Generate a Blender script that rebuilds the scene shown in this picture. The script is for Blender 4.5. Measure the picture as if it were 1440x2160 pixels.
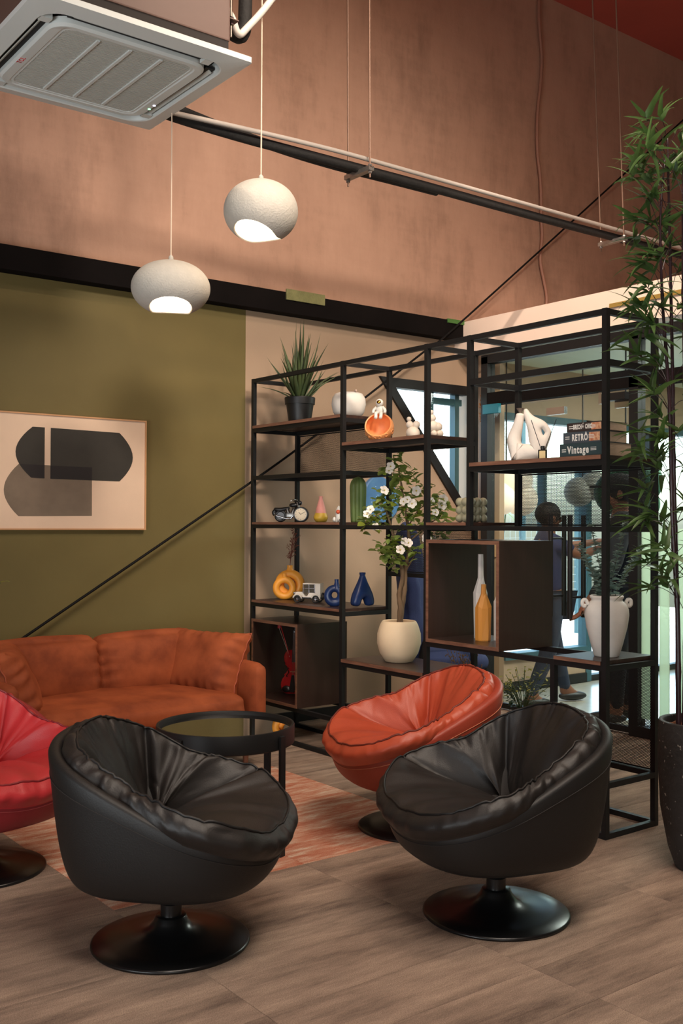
import bpy, bmesh, math, random
from mathutils import Vector, Matrix, noise
for o in list(bpy.data.objects): bpy.data.objects.remove(o)
S = bpy.context.scene; C = S.collection
rnd = random.Random(7)
PI = math.pi
sin, cos = math.sin, math.cos
# ------------------------------------------------------------------ camera
EYE = 1.35; FPX = 2169.46; YAW, PITCH, ROLL = .6546, .0119, .0045
fw = Vector((sin(YAW)*cos(PITCH), cos(YAW)*cos(PITCH), sin(PITCH)))
r0 = Vector((cos(YAW), -sin(YAW), 0)); u0 = r0.cross(fw)
rt = r0*cos(ROLL)+u0*sin(ROLL); up = u0*cos(ROLL)-r0*sin(ROLL)
cd = bpy.data.cameras.new('camera'); cam = bpy.data.objects.new('camera', cd); C.objects.link(cam)
m = Matrix((rt, up, -fw)).transposed().to_4x4(); m.translation = (0, 0, EYE); cam.matrix_world = m
cd.sensor_fit = 'VERTICAL'; cd.sensor_height = 36; cd.lens = 36*FPX/2160; cd.clip_start = .05; cd.clip_end = 200
cd.dof.use_dof = True; cd.dof.focus_distance = 5.3; cd.dof.aperture_fstop = 8.0
S.camera = cam
S.view_settings.view_transform = 'Standard'; S.view_settings.look = 'None'
S.view_settings.exposure = 0.03; S.view_settings.gamma = 1; S.view_settings.use_curve_mapping = False
# ------------------------------------------------------------------ world and lights
W = bpy.data.worlds.new('sky'); S.world = W; W.use_nodes = True
wn = W.node_tree.nodes; wl = W.node_tree.links
bg = wn['Background']; sk = wn.new('ShaderNodeTexSky'); sk.sky_type = 'NISHITA'
sk.sun_disc = False; sk.sun_elevation = math.radians(48); sk.sun_rotation = math.radians(200); sk.dust_density = 4; sk.air_density = 1.0
wl.new(sk.outputs[0], bg.inputs[0]); bg.inputs[1].default_value = 1.8

def light(name, kind, loc, target, energy, color, size=1, sy=None, spot=None, blend=.5):
    d = bpy.data.lights.new(name, kind); o = bpy.data.objects.new(name, d); C.objects.link(o)
    o.location = loc; o.rotation_euler = (Vector(target)-Vector(loc)).to_track_quat('-Z', 'Y').to_euler()
    d.energy = energy; d.color = color
    if kind == 'AREA':
        d.size = size
        if sy: d.shape = 'RECTANGLE'; d.size_y = sy
        if blend != .5: d.spread = math.radians(blend)
    else: d.shadow_soft_size = size
    if spot: d.spot_size = math.radians(spot); d.spot_blend = blend
    return o
WARM = (1, .80, .62); WARM2 = (1, .87, .74); DAY = (1, .97, .93)
light('ceiling_lamp', 'AREA', (1.2, .6, 5.6), (1.8, 2.2, 0), 75, WARM2, 2.2, 1.6, blend=105)
light('ceiling_lamp', 'AREA', (3.2, 1.4, 5.6), (4.2, 5.0, 1.0), 55, WARM, 1.0, .8, blend=105)
light('front_fill_light', 'AREA', (-1.2, -2.7, 1.3), (1.9, 3.8, 2.0), 85, DAY, 3.0, 2.0)  # added fill from behind the camera for the air conditioner's underside; no window there
light('side_fill_light', 'AREA', (-2.2, 1.6, 1.0), (1.9, 4.1, 3.3), 62, (.90, .97, 1), 2.2, 1.6, blend=120)  # cool fill added low on the left to brighten the air conditioner grille
light('wall_spot_lamp', 'SPOT', (2.2, .5, 4.7), (4.1, 5.78, 2.6), 800, WARM2, .3, spot=56, blend=1)
light('wall_spot_lamp', 'SPOT', (1.5, 2.6, 5.5), (2.7, 5.7, 1.3), 190, WARM, .05, spot=46, blend=1)
light('fascia_spot_lamp', 'SPOT', (2.9, 2.6, 5.3), (5.53, 4.1, 2.8), 640, (1, .82, .68), .04, spot=44, blend=.6)
light('shelf_spot_lamp', 'SPOT', (-.4, 1.0, 3.5), (3.75, 4.0, 1.15), 210, WARM2, .10, spot=30, blend=1)
light('corridor_lamp', 'AREA', (7.2, 3.8, 2.62), (7.2, 3.8, 0), 110, (.95, 1, .95), 1.6, 1.0)

# ------------------------------------------------------------------ helpers
def lin(c):
    return tuple(((v/255)/12.92 if v/255 <= .04045 else ((v/255+.055)/1.055)**2.4) for v in c)
MATS = {}
def mat(name, rgb, rough=.6, metal=0, var=0, scale=8, bump=0, bscale=60, rgb2=None, spec=.5, emit=None, estr=0, rand=0, stretch=None, coat=0, sheen=0):
    if name in MATS: return MATS[name]
    M = bpy.data.materials.new(name); M.use_nodes = True; n = M.node_tree.nodes; l = M.node_tree.links
    b = n['Principled BSDF']; c1 = lin(rgb)
    b.inputs['Base Color'].default_value = (*c1, 1); b.inputs['Roughness'].default_value = rough; b.inputs['Metallic'].default_value = metal
    b.inputs['Specular IOR Level'].default_value = spec
    b.inputs['Coat Weight'].default_value = coat
    if sheen: b.inputs['Sheen Weight'].default_value = sheen; b.inputs['Sheen Roughness'].default_value = .4; b.inputs['Sheen Tint'].default_value = (*lin(tuple(min(255, v*1.25) for v in rgb)), 1)
    tc = n.new('ShaderNodeTexCoord'); mp = n.new('ShaderNodeMapping'); l.new(tc.outputs['Object'], mp.inputs[0])
    if stretch: mp.inputs['Scale'].default_value = stretch
    col = None
    if var or rgb2:
        t = n.new('ShaderNodeTexNoise'); t.inputs['Scale'].default_value = scale; t.inputs['Detail'].default_value = 6; t.inputs['Roughness'].default_value = .6
        l.new(mp.outputs[0], t.inputs[0]); r = n.new('ShaderNodeValToRGB'); l.new(t.outputs[0], r.inputs[0])
        c2 = lin(rgb2) if rgb2 else tuple(v*(1-var) for v in c1)
        c3 = c1 if rgb2 else tuple(min(1, v*(1+var)) for v in c1)
        r.color_ramp.elements[0].position = .34; r.color_ramp.elements[1].position = .66
        r.color_ramp.elements[0].color = (*c2, 1); r.color_ramp.elements[1].color = (*c3, 1)
        col = r.outputs[0]
    if rand:
        oi = n.new('ShaderNodeObjectInfo'); mr = n.new('ShaderNodeMapRange'); l.new(oi.outputs['Random'], mr.inputs[0])
        mr.inputs[3].default_value = 1-rand; mr.inputs[4].default_value = 1+rand
        h = n.new('ShaderNodeHueSaturation'); l.new(mr.outputs[0], h.inputs['Value'])
        if col: l.new(col, h.inputs['Color'])
        else: h.inputs['Color'].default_value = (*c1, 1)
        col = h.outputs[0]
    if col: l.new(col, b.inputs['Base Color'])
    if bump:
        t2 = n.new('ShaderNodeTexNoise'); t2.inputs['Scale'].default_value = bscale; t2.inputs['Detail'].default_value = 4
        l.new(mp.outputs[0], t2.inputs[0]); bm_ = n.new('ShaderNodeBump'); bm_.inputs['Strength'].default_value = bump; bm_.inputs['Distance'].default_value = .01
        l.new(t2.outputs[0], bm_.inputs['Height']); l.new(bm_.outputs[0], b.inputs['Normal'])
    if emit: b.inputs['Emission Color'].default_value = (*lin(emit), 1); b.inputs['Emission Strength'].default_value = estr
    MATS[name] = M; return M

def glass_mat(name, tint=(255, 255, 255), refl=.9, rough=0.0, frost=0):
    if name in MATS: return MATS[name]
    M = bpy.data.materials.new(name); M.use_nodes = True; n = M.node_tree.nodes; l = M.node_tree.links
    n.remove(n['Principled BSDF']); out = n['Material Output']
    tr = n.new('ShaderNodeBsdfTransparent'); tr.inputs[0].default_value = (*lin(tint), 1)
    gl = n.new('ShaderNodeBsdfGlossy'); gl.inputs['Roughness'].default_value = rough
    fr = n.new('ShaderNodeFresnel'); ge = n.new('ShaderNodeNewGeometry'); io = n.new('ShaderNodeMapRange'); io.inputs[3].default_value = 1.45; io.inputs[4].default_value = 1/1.45; l.new(ge.outputs['Backfacing'], io.inputs[0]); l.new(io.outputs[0], fr.inputs[0])
    mu = n.new('ShaderNodeMath'); mu.operation = 'MULTIPLY'; mu.inputs[1].default_value = refl; l.new(fr.outputs[0], mu.inputs[0])
    mx = n.new('ShaderNodeMixShader'); l.new(mu.outputs[0], mx.inputs[0]); l.new(tr.outputs[0], mx.inputs[1]); l.new(gl.outputs[0], mx.inputs[2])
    res = mx.outputs[0]
    if frost:
        df = n.new('ShaderNodeBsdfTranslucent'); df.inputs[0].default_value = (*lin((214, 222, 208)), 1)
        m2 = n.new('ShaderNodeMixShader'); m2.inputs[0].default_value = frost; l.new(res, m2.inputs[1]); l.new(df.outputs[0], m2.inputs[2]); res = m2.outputs[0]
    l.new(res, out.inputs[0]); MATS[name] = M; return M

def obj(name, verts, faces, material, parent=None, smooth=False, loc=None, kind=None):
    me = bpy.data.meshes.new(name); me.from_pydata([tuple(v) for v in verts], [], faces); me.update()
    if smooth: me.polygons.foreach_set('use_smooth', [True]*len(me.polygons))
    o = bpy.data.objects.new(name, me); C.objects.link(o)
    if material: me.materials.append(material)
    if parent: o.parent = parent
    if loc: o.location = loc
    if kind: o['kind'] = kind
    return o
def tag(o, label, cat, group=None):
    o['label'] = label; o['category'] = cat
    if group: o['group'] = group
    return o
def thing(name, label, cat, loc=(0, 0, 0), rz=0, group=None):
    o = bpy.data.objects.new(name, None); C.objects.link(o); o.empty_display_size = .05
    o.location = loc; o.rotation_euler = (0, 0, rz); return tag(o, label, cat, group)

class MB:
    def __init__(s): s.v = []; s.f = []
    def add(s, vs, fs, M=None):
        b = len(s.v)
        s.v += [(M @ Vector(p)) if M else Vector(p) for p in vs]; s.f += [tuple(i+b for i in f) for f in fs]; return s
    def box(s, a, b, M=None, bev=0):
        (x0, y0, z0), (x1, y1, z1) = a, b
        if bev:
            e = bev; bx = bmesh.new(); bmesh.ops.create_cube(bx, size=1)
            for v in bx.verts: v.co = Vector(((x0+x1)/2+v.co.x*(x1-x0), (y0+y1)/2+v.co.y*(y1-y0), (z0+z1)/2+v.co.z*(z1-z0)))
            bmesh.ops.bevel(bx, geom=bx.edges[:], offset=e, segments=2, affect='EDGES', profile=.7)
            bx.verts.index_update(); vs = [v.co.copy() for v in bx.verts]; fs = [tuple(v.index for v in f.verts) for f in bx.faces]; bx.free()
            return s.add(vs, fs, M)
        vs = [(x, y, z) for x in (x0, x1) for y in (y0, y1) for z in (z0, z1)]
        return s.add(vs, [(0, 1, 3, 2), (4, 6, 7, 5), (0, 4, 5, 1), (2, 3, 7, 6), (0, 2, 6, 4), (1, 5, 7, 3)], M)
    def lathe(s, prof, n=32, M=None, cap0=True, cap1=False):
        vs = []; fs = []
        for (r, z) in prof:
            for i in range(n): a = 2*PI*i/n; vs.append((r*cos(a), r*sin(a), z))
        for j in range(len(prof)-1):
            for i in range(n):
                k = (i+1) % n; fs.append((j*n+i, j*n+k, (j+1)*n+k, (j+1)*n+i))
        if cap0: fs.append(tuple(range(n))[::-1])
        if cap1: fs.append(tuple((len(prof)-1)*n+i for i in range(n)))
        return s.add(vs, fs, M)
    def tube(s, path, rad, n=8, M=None, closed=False, cap=True, flat=1):
        P = [Vector(p) for p in path]; N = len(P); R = rad if isinstance(rad, (list, tuple)) else [rad]*N
        vs = []; fs = []; pu = None
        for i in range(N):
            if closed: t = P[(i+1) % N]-P[i-1]
            else: t = P[min(i+1, N-1)]-P[max(i-1, 0)]
            t.normalize()
            if pu is None: pu = t.orthogonal().normalized() if abs(t.z) > .9 else Vector((0, 0, 1)).cross(t).normalized()
            pu = (pu-t*pu.dot(t)).normalized(); w = t.cross(pu)
            for k in range(n): a = 2*PI*k/n; vs.append(P[i]+(pu*cos(a)+w*sin(a)*flat)*R[i])
        for i in range(N if closed else N-1):
            j = (i+1) % N
            for k in range(n): q = (k+1) % n; fs.append((i*n+k, i*n+q, j*n+q, j*n+k))
        if cap and not closed: fs.append(tuple(range(n))[::-1]); fs.append(tuple((N-1)*n+k for k in range(n)))
        return s.add(vs, fs, M)
    def ball(s, c, r, nu=16, nv=10, M=None):
        R = (r, r, r) if not isinstance(r, (tuple, list)) else r
        vs = [(c[0], c[1], c[2]-R[2])]; fs = []
        for j in range(1, nv):
            p = -PI/2+PI*j/nv
            for i in range(nu): a = 2*PI*i/nu; vs.append((c[0]+R[0]*cos(p)*cos(a), c[1]+R[1]*cos(p)*sin(a), c[2]+R[2]*sin(p)))
        vs.append((c[0], c[1], c[2]+R[2])); L = len(vs)-1
        for i in range(nu):
            k = (i+1) % nu; fs.append((0, 1+k, 1+i)); fs.append((L, 1+(nv-2)*nu+i, 1+(nv-2)*nu+k))
            for j in range(nv-2): a = 1+j*nu; fs.append((a+i, a+k, a+nu+k, a+nu+i))
        return s.add(vs, fs, M)
    def prism(s, poly, axis, a, b, M=None):
        def P(p, t): return {'x': (t, p[0], p[1]), 'y': (p[0], t, p[1]), 'z': (p[0], p[1], t)}[axis]
        n = len(poly); vs = [P(p, a) for p in poly]+[P(p, b) for p in poly]
        fs = [tuple(range(n)), tuple(range(2*n-1, n-1, -1))]+[(i, n+i, n+(i+1) % n, (i+1) % n) for i in range(n)]
        return s.add(vs, fs, M)
    def build(s, name, material, parent=None, smooth=False, loc=None, kind=None, auto=None):
        o = obj(name, s.v, s.f, material, parent, smooth, loc, kind)
        if auto:
            bm = bmesh.new(); bm.from_mesh(o.data); bmesh.ops.recalc_face_normals(bm, faces=bm.faces)
            for e in bm.edges:
                if len(e.link_faces) == 2 and e.calc_face_angle(0) > math.radians(auto): e.smooth = False
            for f in bm.faces: f.smooth = True
            bm.to_mesh(o.data); bm.free()
        else:
            bm = bmesh.new(); bm.from_mesh(o.data); bmesh.ops.recalc_face_normals(bm, faces=bm.faces); bm.to_mesh(o.data); bm.free()
        return o
def T(x=0, y=0, z=0): return Matrix.Translation((x, y, z))
def RX(a): return Matrix.Rotation(a, 4, 'X')
def RY(a): return Matrix.Rotation(a, 4, 'Y')
def RZ(a): return Matrix.Rotation(a, 4, 'Z')
def link_mesh(name, me, parent, M=None, material=None):
    o = bpy.data.objects.new(name, me); C.objects.link(o); o.parent = parent
    if M is not None: o.matrix_basis = M
    if material: o.material_slots[0].link = 'OBJECT'; o.material_slots[0].material = material
    return o
def skin(name, nodes, edges, root, material, parent=None, sub=2, loc=None):
    """one continuous surface grown round a skeleton: nodes {key: (pos, radius)}"""
    ks = list(nodes); ix = {k: i for i, k in enumerate(ks)}
    me = bpy.data.meshes.new(name); me.from_pydata([nodes[k][0] for k in ks], [(ix[a], ix[b]) for a, b in edges], [])
    o = bpy.data.objects.new(name, me); C.objects.link(o)
    o.modifiers.new('s', 'SKIN').use_smooth_shade = True
    sk_ = me.skin_vertices[0].data if me.skin_vertices else None
    if sk_ is None:
        bm = bmesh.new(); bm.from_mesh(me); bm.verts.layers.skin.verify(); bm.to_mesh(me); bm.free(); sk_ = me.skin_vertices[0].data
    for k in ks:
        r = nodes[k][1]; sk_[ix[k]].radius = (r, r) if not isinstance(r, tuple) else r; sk_[ix[k]].use_root = (k == root)
    s2 = o.modifiers.new('u', 'SUBSURF'); s2.levels = sub; s2.render_levels = sub
    dg = bpy.context.evaluated_depsgraph_get(); dg.update(); nm = bpy.data.meshes.new_from_object(o.evaluated_get(dg))
    bpy.data.objects.remove(o)
    o = bpy.data.objects.new(name, nm); C.objects.link(o); nm.materials.clear(); nm.materials.append(material)
    nm.polygons.foreach_set('use_smooth', [True]*len(nm.polygons))
    if parent: o.parent = parent
    if loc: o.location = loc
    return o
def text(name, body, size, material, parent, M, ext=.0006, bold=0):
    cu = bpy.data.curves.new(name, 'FONT'); cu.body = body; cu.size = size; cu.extrude = ext; cu.align_x = 'CENTER'; cu.align_y = 'CENTER'; cu.resolution_u = 3; cu.offset = bold; cu.space_character = 1.2
    o = bpy.data.objects.new(name, cu); C.objects.link(o); dg = bpy.context.evaluated_depsgraph_get(); dg.update()
    me = bpy.data.meshes.new_from_object(o.evaluated_get(dg)); bpy.data.objects.remove(o)
    o = bpy.data.objects.new(name, me); C.objects.link(o); me.materials.clear(); me.materials.append(material); o.parent = parent; o.matrix_basis = M; return o
def sm(a, b, x): t = max(0, min(1, (x-a)/(b-a))); return t*t*(3-2*t)

BLACK = mat('black_steel', (22, 22, 23), .5, spec=.4, bump=.05, bscale=200)
BLACKP = mat('black_plastic', (20, 20, 21), .45)
WOOD = mat('walnut_wood', (66, 44, 36), .38, rgb2=(48, 31, 26), scale=5, stretch=(8, 1.2, 8), bump=.05, bscale=40)
WOODE = mat('walnut_edge', (138, 98, 78), .5, rgb2=(104, 70, 56), scale=6, stretch=(10, 1.2, 10))
CHROME = mat('chrome', (200, 200, 205), .15, 1)
WHITE = mat('white_ceramic', (226, 220, 212), .6, var=.04, scale=12, bump=.12, bscale=40)
# ------------------------------------------------------------------ the setting
def carpet(name, light_c, dark_c, mid=None, contrast=.5, stretch=(1.1, 6.5, 1)):
    M = bpy.data.materials.new(name); M.use_nodes = True; n = M.node_tree.nodes; l = M.node_tree.links; b = n['Principled BSDF']
    b.inputs['Roughness'].default_value = .95; b.inputs['Specular IOR Level'].default_value = .1
    g = n.new('ShaderNodeNewGeometry'); oi = n.new('ShaderNodeObjectInfo')
    ad = n.new('ShaderNodeVectorMath'); ad.operation = 'MULTIPLY_ADD'; l.new(oi.outputs['Random'], ad.inputs[0]); ad.inputs[1].default_value = (0, 0, 3.5); l.new(g.outputs['Position'], ad.inputs[2])
    mp = n.new('ShaderNodeMapping'); mp.inputs['Scale'].default_value = stretch; l.new(ad.outputs[0], mp.inputs[0])
    t = n.new('ShaderNodeTexNoise'); t.inputs['Scale'].default_value = 1.3; t.inputs['Detail'].default_value = 9; t.inputs['Roughness'].default_value = .74; l.new(mp.outputs[0], t.inputs[0])
    r = n.new('ShaderNodeValToRGB'); l.new(t.outputs[0], r.inputs[0]); e = r.color_ramp.elements
    e[0].position = .5-contrast*.26; e[1].position = .5+contrast*.26; e[0].color = (*lin(dark_c), 1); e[1].color = (*lin(light_c), 1)
    if mid: x = e.new(.5); x.color = (*lin(mid), 1)
    w = n.new('ShaderNodeTexNoise'); w.inputs['Scale'].default_value = 330; w.inputs['Detail'].default_value = 2; l.new(g.outputs['Position'], w.inputs[0])
    mr = n.new('ShaderNodeMapRange'); mr.inputs[1].default_value = .3; mr.inputs[2].default_value = .7; mr.inputs[3].default_value = .62; mr.inputs[4].default_value = 1.35; l.new(w.outputs[0], mr.inputs[0])
    h = n.new('ShaderNodeHueSaturation'); l.new(mr.outputs[0], h.inputs['Value']); l.new(r.outputs[0], h.inputs['Color']); l.new(h.outputs[0], b.inputs['Base Color'])
    bp = n.new('ShaderNodeBump'); bp.inputs['Strength'].default_value = .5; bp.inputs['Distance'].default_value = .004; l.new(w.outputs[0], bp.inputs['Height']); l.new(bp.outputs[0], b.inputs['Normal'])
    MATS[name] = M; return M
CARPET = carpet('carpet_taupe', (172, 149, 131), (98, 83, 74), (142, 122, 108), .7)
CARPETR = carpet('carpet_rust', (206, 184, 164), (172, 98, 74), (190, 138, 114), .50, (3.2, 17, 1))

def plaster(name, a, b_, c):
    M = bpy.data.materials.new(name); M.use_nodes = True; n = M.node_tree.nodes; l = M.node_tree.links; b = n['Principled BSDF']
    b.inputs['Roughness'].default_value = .75; b.inputs['Specular IOR Level'].default_value = .25
    tc = n.new('ShaderNodeTexCoord')
    def nz(sc, st, d=5, ro=.6):
        mp = n.new('ShaderNodeMapping'); mp.inputs['Scale'].default_value = st; l.new(tc.outputs['Object'], mp.inputs[0])
        t = n.new('ShaderNodeTexNoise'); t.inputs['Scale'].default_value = sc; t.inputs['Detail'].default_value = d; t.inputs['Roughness'].default_value = ro; l.new(mp.outputs[0], t.inputs[0]); return t.outputs[0]
    t1 = nz(1.1, (1, 1, .8), 5, .6); t2 = nz(3.0, (1.6, 1, .7), 8, .7); t3 = nz(9, (3, 1, .35), 4); t5 = nz(8, (.4, 1, 2.6), 4)
    r = n.new('ShaderNodeValToRGB'); e = r.color_ramp.elements; e[0].position = .3; e[1].position = .72; e[0].color = (*lin(a), 1); e[1].color = (*lin(c), 1); x = e.new(.5); x.color = (*lin(b_), 1)
    def mth(op, a_, b__, v=None):
        q = n.new('ShaderNodeMath'); q.operation = op; l.new(a_, q.inputs[0])
        if v is not None: q.inputs[1].default_value = v
        else: l.new(b__, q.inputs[1])
        return q.outputs[0]
    s1 = mth('MULTIPLY', t1, None, .36); s2 = mth('MULTIPLY', t2, None, .42); s3 = mth('MULTIPLY', t3, None, .11); s5 = mth('MULTIPLY', t5, None, .11)
    l.new(mth('ADD', mth('ADD', s1, s2), mth('ADD', s3, s5)), r.inputs[0]); l.new(r.outputs[0], b.inputs['Base Color'])
    t4 = nz(45, (1, 1, 1), 6); bp = n.new('ShaderNodeBump'); bp.inputs['Strength'].default_value = .12; bp.inputs['Distance'].default_value = .01; l.new(t4, bp.inputs['Height']); l.new(bp.outputs[0], b.inputs['Normal'])
    return M
ORANGE = plaster('terracotta_plaster', (140, 108, 90), (180, 141, 119), (194, 154, 131))
GREEN = mat('olive_paint', (106, 93, 54), .6, var=.06, scale=2, bump=.06, bscale=60, spec=.35)
BEIGE = mat('beige_paint', (168, 142, 118), .65, var=.03, scale=2, bump=.05, bscale=80)
BEAM = mat('dark_beam', (18, 14, 13), .9, var=.2, scale=4, spec=.1)
RED = mat('red_ceiling', (168, 76, 64), .7, var=.05, scale=1.5)
FASC = mat('cream_paint', (232, 208, 190), .7, var=.02, scale=2)
PALE = mat('pale_paint', (196, 200, 178), .7, var=.03, scale=2)
PFLOOR = mat('polished_floor', (176, 172, 160), .22, var=.12, scale=2.5)
YW = 5.78
def struct(mb, name, m, parent=None, **k): return mb.build(name, m, parent, kind='structure' if parent is None else None, **k)
fl = struct(MB().box((-4, -3, -.12), (5.5, YW+.15, -.006)), 'floor', CARPET)
struct(MB().box((5.5, -3, -.12), (10.5, YW+.15, -.004)), 'floor', PFLOOR)
# carpet planks, laid along X
PX, PY = .815, .24167
pm = MB().box((.0006, .0006, -.006), (PX-.0006, PY-.0006, 0), bev=.0009)
pl = [None, None]
for j in range(-11, 11):
    for i in range(-3, 5):
        x = 1.57+i*PX; y = 3.34+j*PY
        if y+PY > YW: continue
        red = 0 <= i < 2 and 0 <= j < 6
        if pl[red] is None: pl[red] = pm.build('carpet_plank', CARPETR if red else CARPET, fl); o = pl[red]
        else: o = link_mesh('carpet_plank', pl[red].data, fl)
        o.location = (x, y, 0)
struct(MB().box((-4, YW, 2.9), (10.5, YW+.15, 5.8)), 'wall_back', ORANGE)
struct(MB().box((-4, YW, 0), (3.63, YW+.15, 2.9)), 'wall_back', GREEN)
bw = MB().box((3.63, YW, 0), (4.77, YW+.15, 2.9))
bw.box((4.77, YW, 2.43), (5.72, YW+.15, 2.9)); bw.prism([(4.77, 0), (5.72, 0), (5.72, 1.295), (4.77, 2.43)], 'y', YW, YW+.15)
bw.box((5.72, YW, 0), (6.02, YW+.15, 2.9)); bw.box((6.02, YW, 0), (7.15, YW+.15, .28)); bw.box((6.02, YW, 2.26), (10.5, YW+.15, 2.9)); bw.box((8.95, YW, 0), (10.5, YW+.15, 2.26))
struct(bw, 'wall_back', BEIGE)
struct(MB().box((5.67, 5.43, 0), (5.72, YW, 2.66)), 'wall_return', BEIGE)
struct(MB().box((-4.15, -3, 0), (-4, YW+.15, 5.8)), 'wall_left', ORANGE)
struct(MB().box((-4.15, -3.15, 0), (10.65, -3, 5.8)), 'wall_front', PALE)
struct(MB().box((10.5, -3, 0), (10.65, YW+.15, 5.8)), 'wall_right', PALE)
struct(MB().box((-4.15, -3.15, 5.79), (10.65, YW+.15, 5.95)), 'ceiling', RED)
struct(MB().box((1.2, YW-.02, 0), (5.66, YW, .072)), 'baseboard_back', BLACK)
# black beam along the back wall with a strip of green tape
bm_ = struct(MB().box((-4, YW-.1, 2.765), (5.53, YW, 2.905), bev=.004), 'trim_1', BEAM)
MB().box((3.88, YW-.112, 2.852), (4.2, YW-.1, 2.925), bev=.003).build('tape_strip', mat('green_tape', (120, 118, 78), .4, var=.15, scale=20, bump=.4, bscale=80), bm_)
MB().box((5.36, YW-.11, 2.88), (5.56, YW-.09, 2.912), bev=.003).build('tape_strip', mat('leaf_green_tape', (70, 110, 52), .5), bm_)
# glass front of the corridor: fascia, roof slab, header, transom, mullions
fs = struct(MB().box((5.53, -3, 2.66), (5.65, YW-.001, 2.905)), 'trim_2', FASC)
MB().box((5.518, -3, 2.785), (5.53, 4.30, 2.812)).build('lit_recess_strip', mat('lit_recess_olive', (150, 122, 62), .35), fs)  # olive strip: the lit recess line of the fascia, put into its colour
struct(MB().box((5.65, -3, 2.82), (10.5, YW, 2.905)), 'ceiling', FASC)
struct(MB().box((5.65, -3, 2.66), (10.5, YW, 2.70)), 'ceiling', PALE)
fr = struct(MB().box((5.50, -2.9, 2.55), (5.58, 5.46, 2.615)), 'trim_3', BLACK)
MB().box((5.50, -2.9, 2.24), (5.58, 5.40, 2.33)).build('transom', BEAM, fr)
for y0, y1 in ((5.395, 5.46), (4.06, 4.13), (2.3, 2.37), (.8, .87)): MB().box((5.50, y0, 0), (5.58, y1, 2.60)).build('mullion', BLACK, fr)
MB().box((5.50, .87, 0), (5.58, 4.06, .07)).build('bottom_rail', BLACK, fr)
GL = glass_mat('clear_glass', (250, 254, 251))
for y0, y1 in ((4.13, 5.395), (2.37, 4.06), (.87, 2.3)): MB().box((5.534, y0, 2.33), (5.546, y1, 2.55)).build('pane', GL, fr)
for y0, y1 in ((2.37, 4.06), (.87, 2.3)): MB().box((5.534, y0, .07), (5.546, y1, 2.24)).build('pane', GL, fr)
FROST = glass_mat('frosted_film', (220, 235, 222), .6, .2, .75)
for k in range(12): MB().box((5.526, 3.98-k*.135, .12), (5.533, 4.05-k*.135, 1.33)).build('frosted_stripe', FROST, fr)
for nm, y0, y1, hy in (('door_1', 4.685, 5.385, 4.755), ('door_2', 4.14, 4.675, 4.585)):
    d = struct(MB().box((5.536, y0, .012), (5.548, y1, 2.225)), nm, GL)
    MB().box((5.525, y0, 2.12), (5.559, y0+.16 if nm == 'door_1' else y0+.12, 2.17)).build('patch_fitting', CHROME, d)
    MB().box((5.525, y0, .012), (5.559, y1, .05)).build('bottom_fitting', BLACK, d)
    for s, x in ((0, 5.47), (1, 5.61)):
        MB().lathe([(.0, .72), (.017, .72), (.017, 1.42), (0, 1.42)], 12, T(x, hy, 0)).build('pull_handle', BLACKP, d, auto=40)
    for z in (.86, 1.26): MB().tube([(5.47, hy, z), (5.61, hy, z)], .009).build('standoff', BLACKP, d)
MB().box((5.47, 4.14, 2.165), (5.525, 4.34, 2.215), bev=.004).build('door_closer', BLACKP, fr); MB().box((5.465, 4.32, 2.15), (5.53, 4.345, 2.225)).build('closer_plate', CHROME, fr)
sg = tag(MB().box((5.44, 5.225, 2.165), (5.47, 5.385, 2.235), bev=.003).build('hanging_sign', mat('teal_sign', (26, 104, 120), .4)), 'small teal box sign fixed under the glass door transom', 'sign')
MB().box((5.47, 5.29, 2.19), (5.52, 5.32, 2.21)).build('bracket', BLACK, sg)
# windows in the back wall
w1 = struct(MB().prism([(4.77, 2.43), (5.67, 2.43), (5.67, 2.36), (4.845, 2.36)], 'y', YW-.02, YW+.06).prism([(4.77, 2.43), (4.86, 2.43), (5.67, 1.463), (5.67, 1.355)], 'y', YW-.022, YW+.06), 'window_1', BLACK)
MB().prism([(4.83, 2.37), (5.70, 2.37), (5.70, 1.34)], 'y', YW+.02, YW+.03).build('pane', GL, w1)
TEAL = mat('teal_frame', (52, 88, 98), .5)
for x in (5.33, 5.60): MB().box((x-.022, YW+.04, 1.2), (x+.022, YW+.10, 2.37)).build('mullion', TEAL, w1)
MB().box((5.33, YW+.05, 2.28), (5.66, YW+.09, 2.33)).build('mullion', TEAL, w1)
w2 = struct(MB().box((6.02, YW-.01, .28), (6.08, YW+.08, 2.26)).box((6.02, YW-.01, 2.2), (8.95, YW+.08, 2.26)).box((7.1, YW-.01, 0), (7.17, YW+.08, 2.26)).box((6.08, YW-.03, .26), (7.1, YW+.08, .31)), 'window_2', TEAL)
MB().box((6.56, YW, .3), (6.6, YW+.07, 2.2)).build('mullion', TEAL, w2)
MB().box((6.08, YW+.03, .31), (7.1, YW+.04, 2.2)).build('pane', GL, w2)
w3 = struct(MB().box((8.0, YW, 0), (8.05, YW+.07, 2.2)).box((8.9, YW, 0), (8.95, YW+.07, 2.2)).box((7.17, YW, 0), (8.95, YW+.07, .05)), 'window_3', BLACK)
for a, b in ((7.17, 8.0), (8.05, 8.9)): MB().box((a, YW+.03, .05), (b, YW+.04, 2.2)).build('pane', GL, w3)
struct(MB().box((5.72, YW-.02, 0), (7.1, YW, .08)), 'baseboard_back', BLACK)
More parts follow.
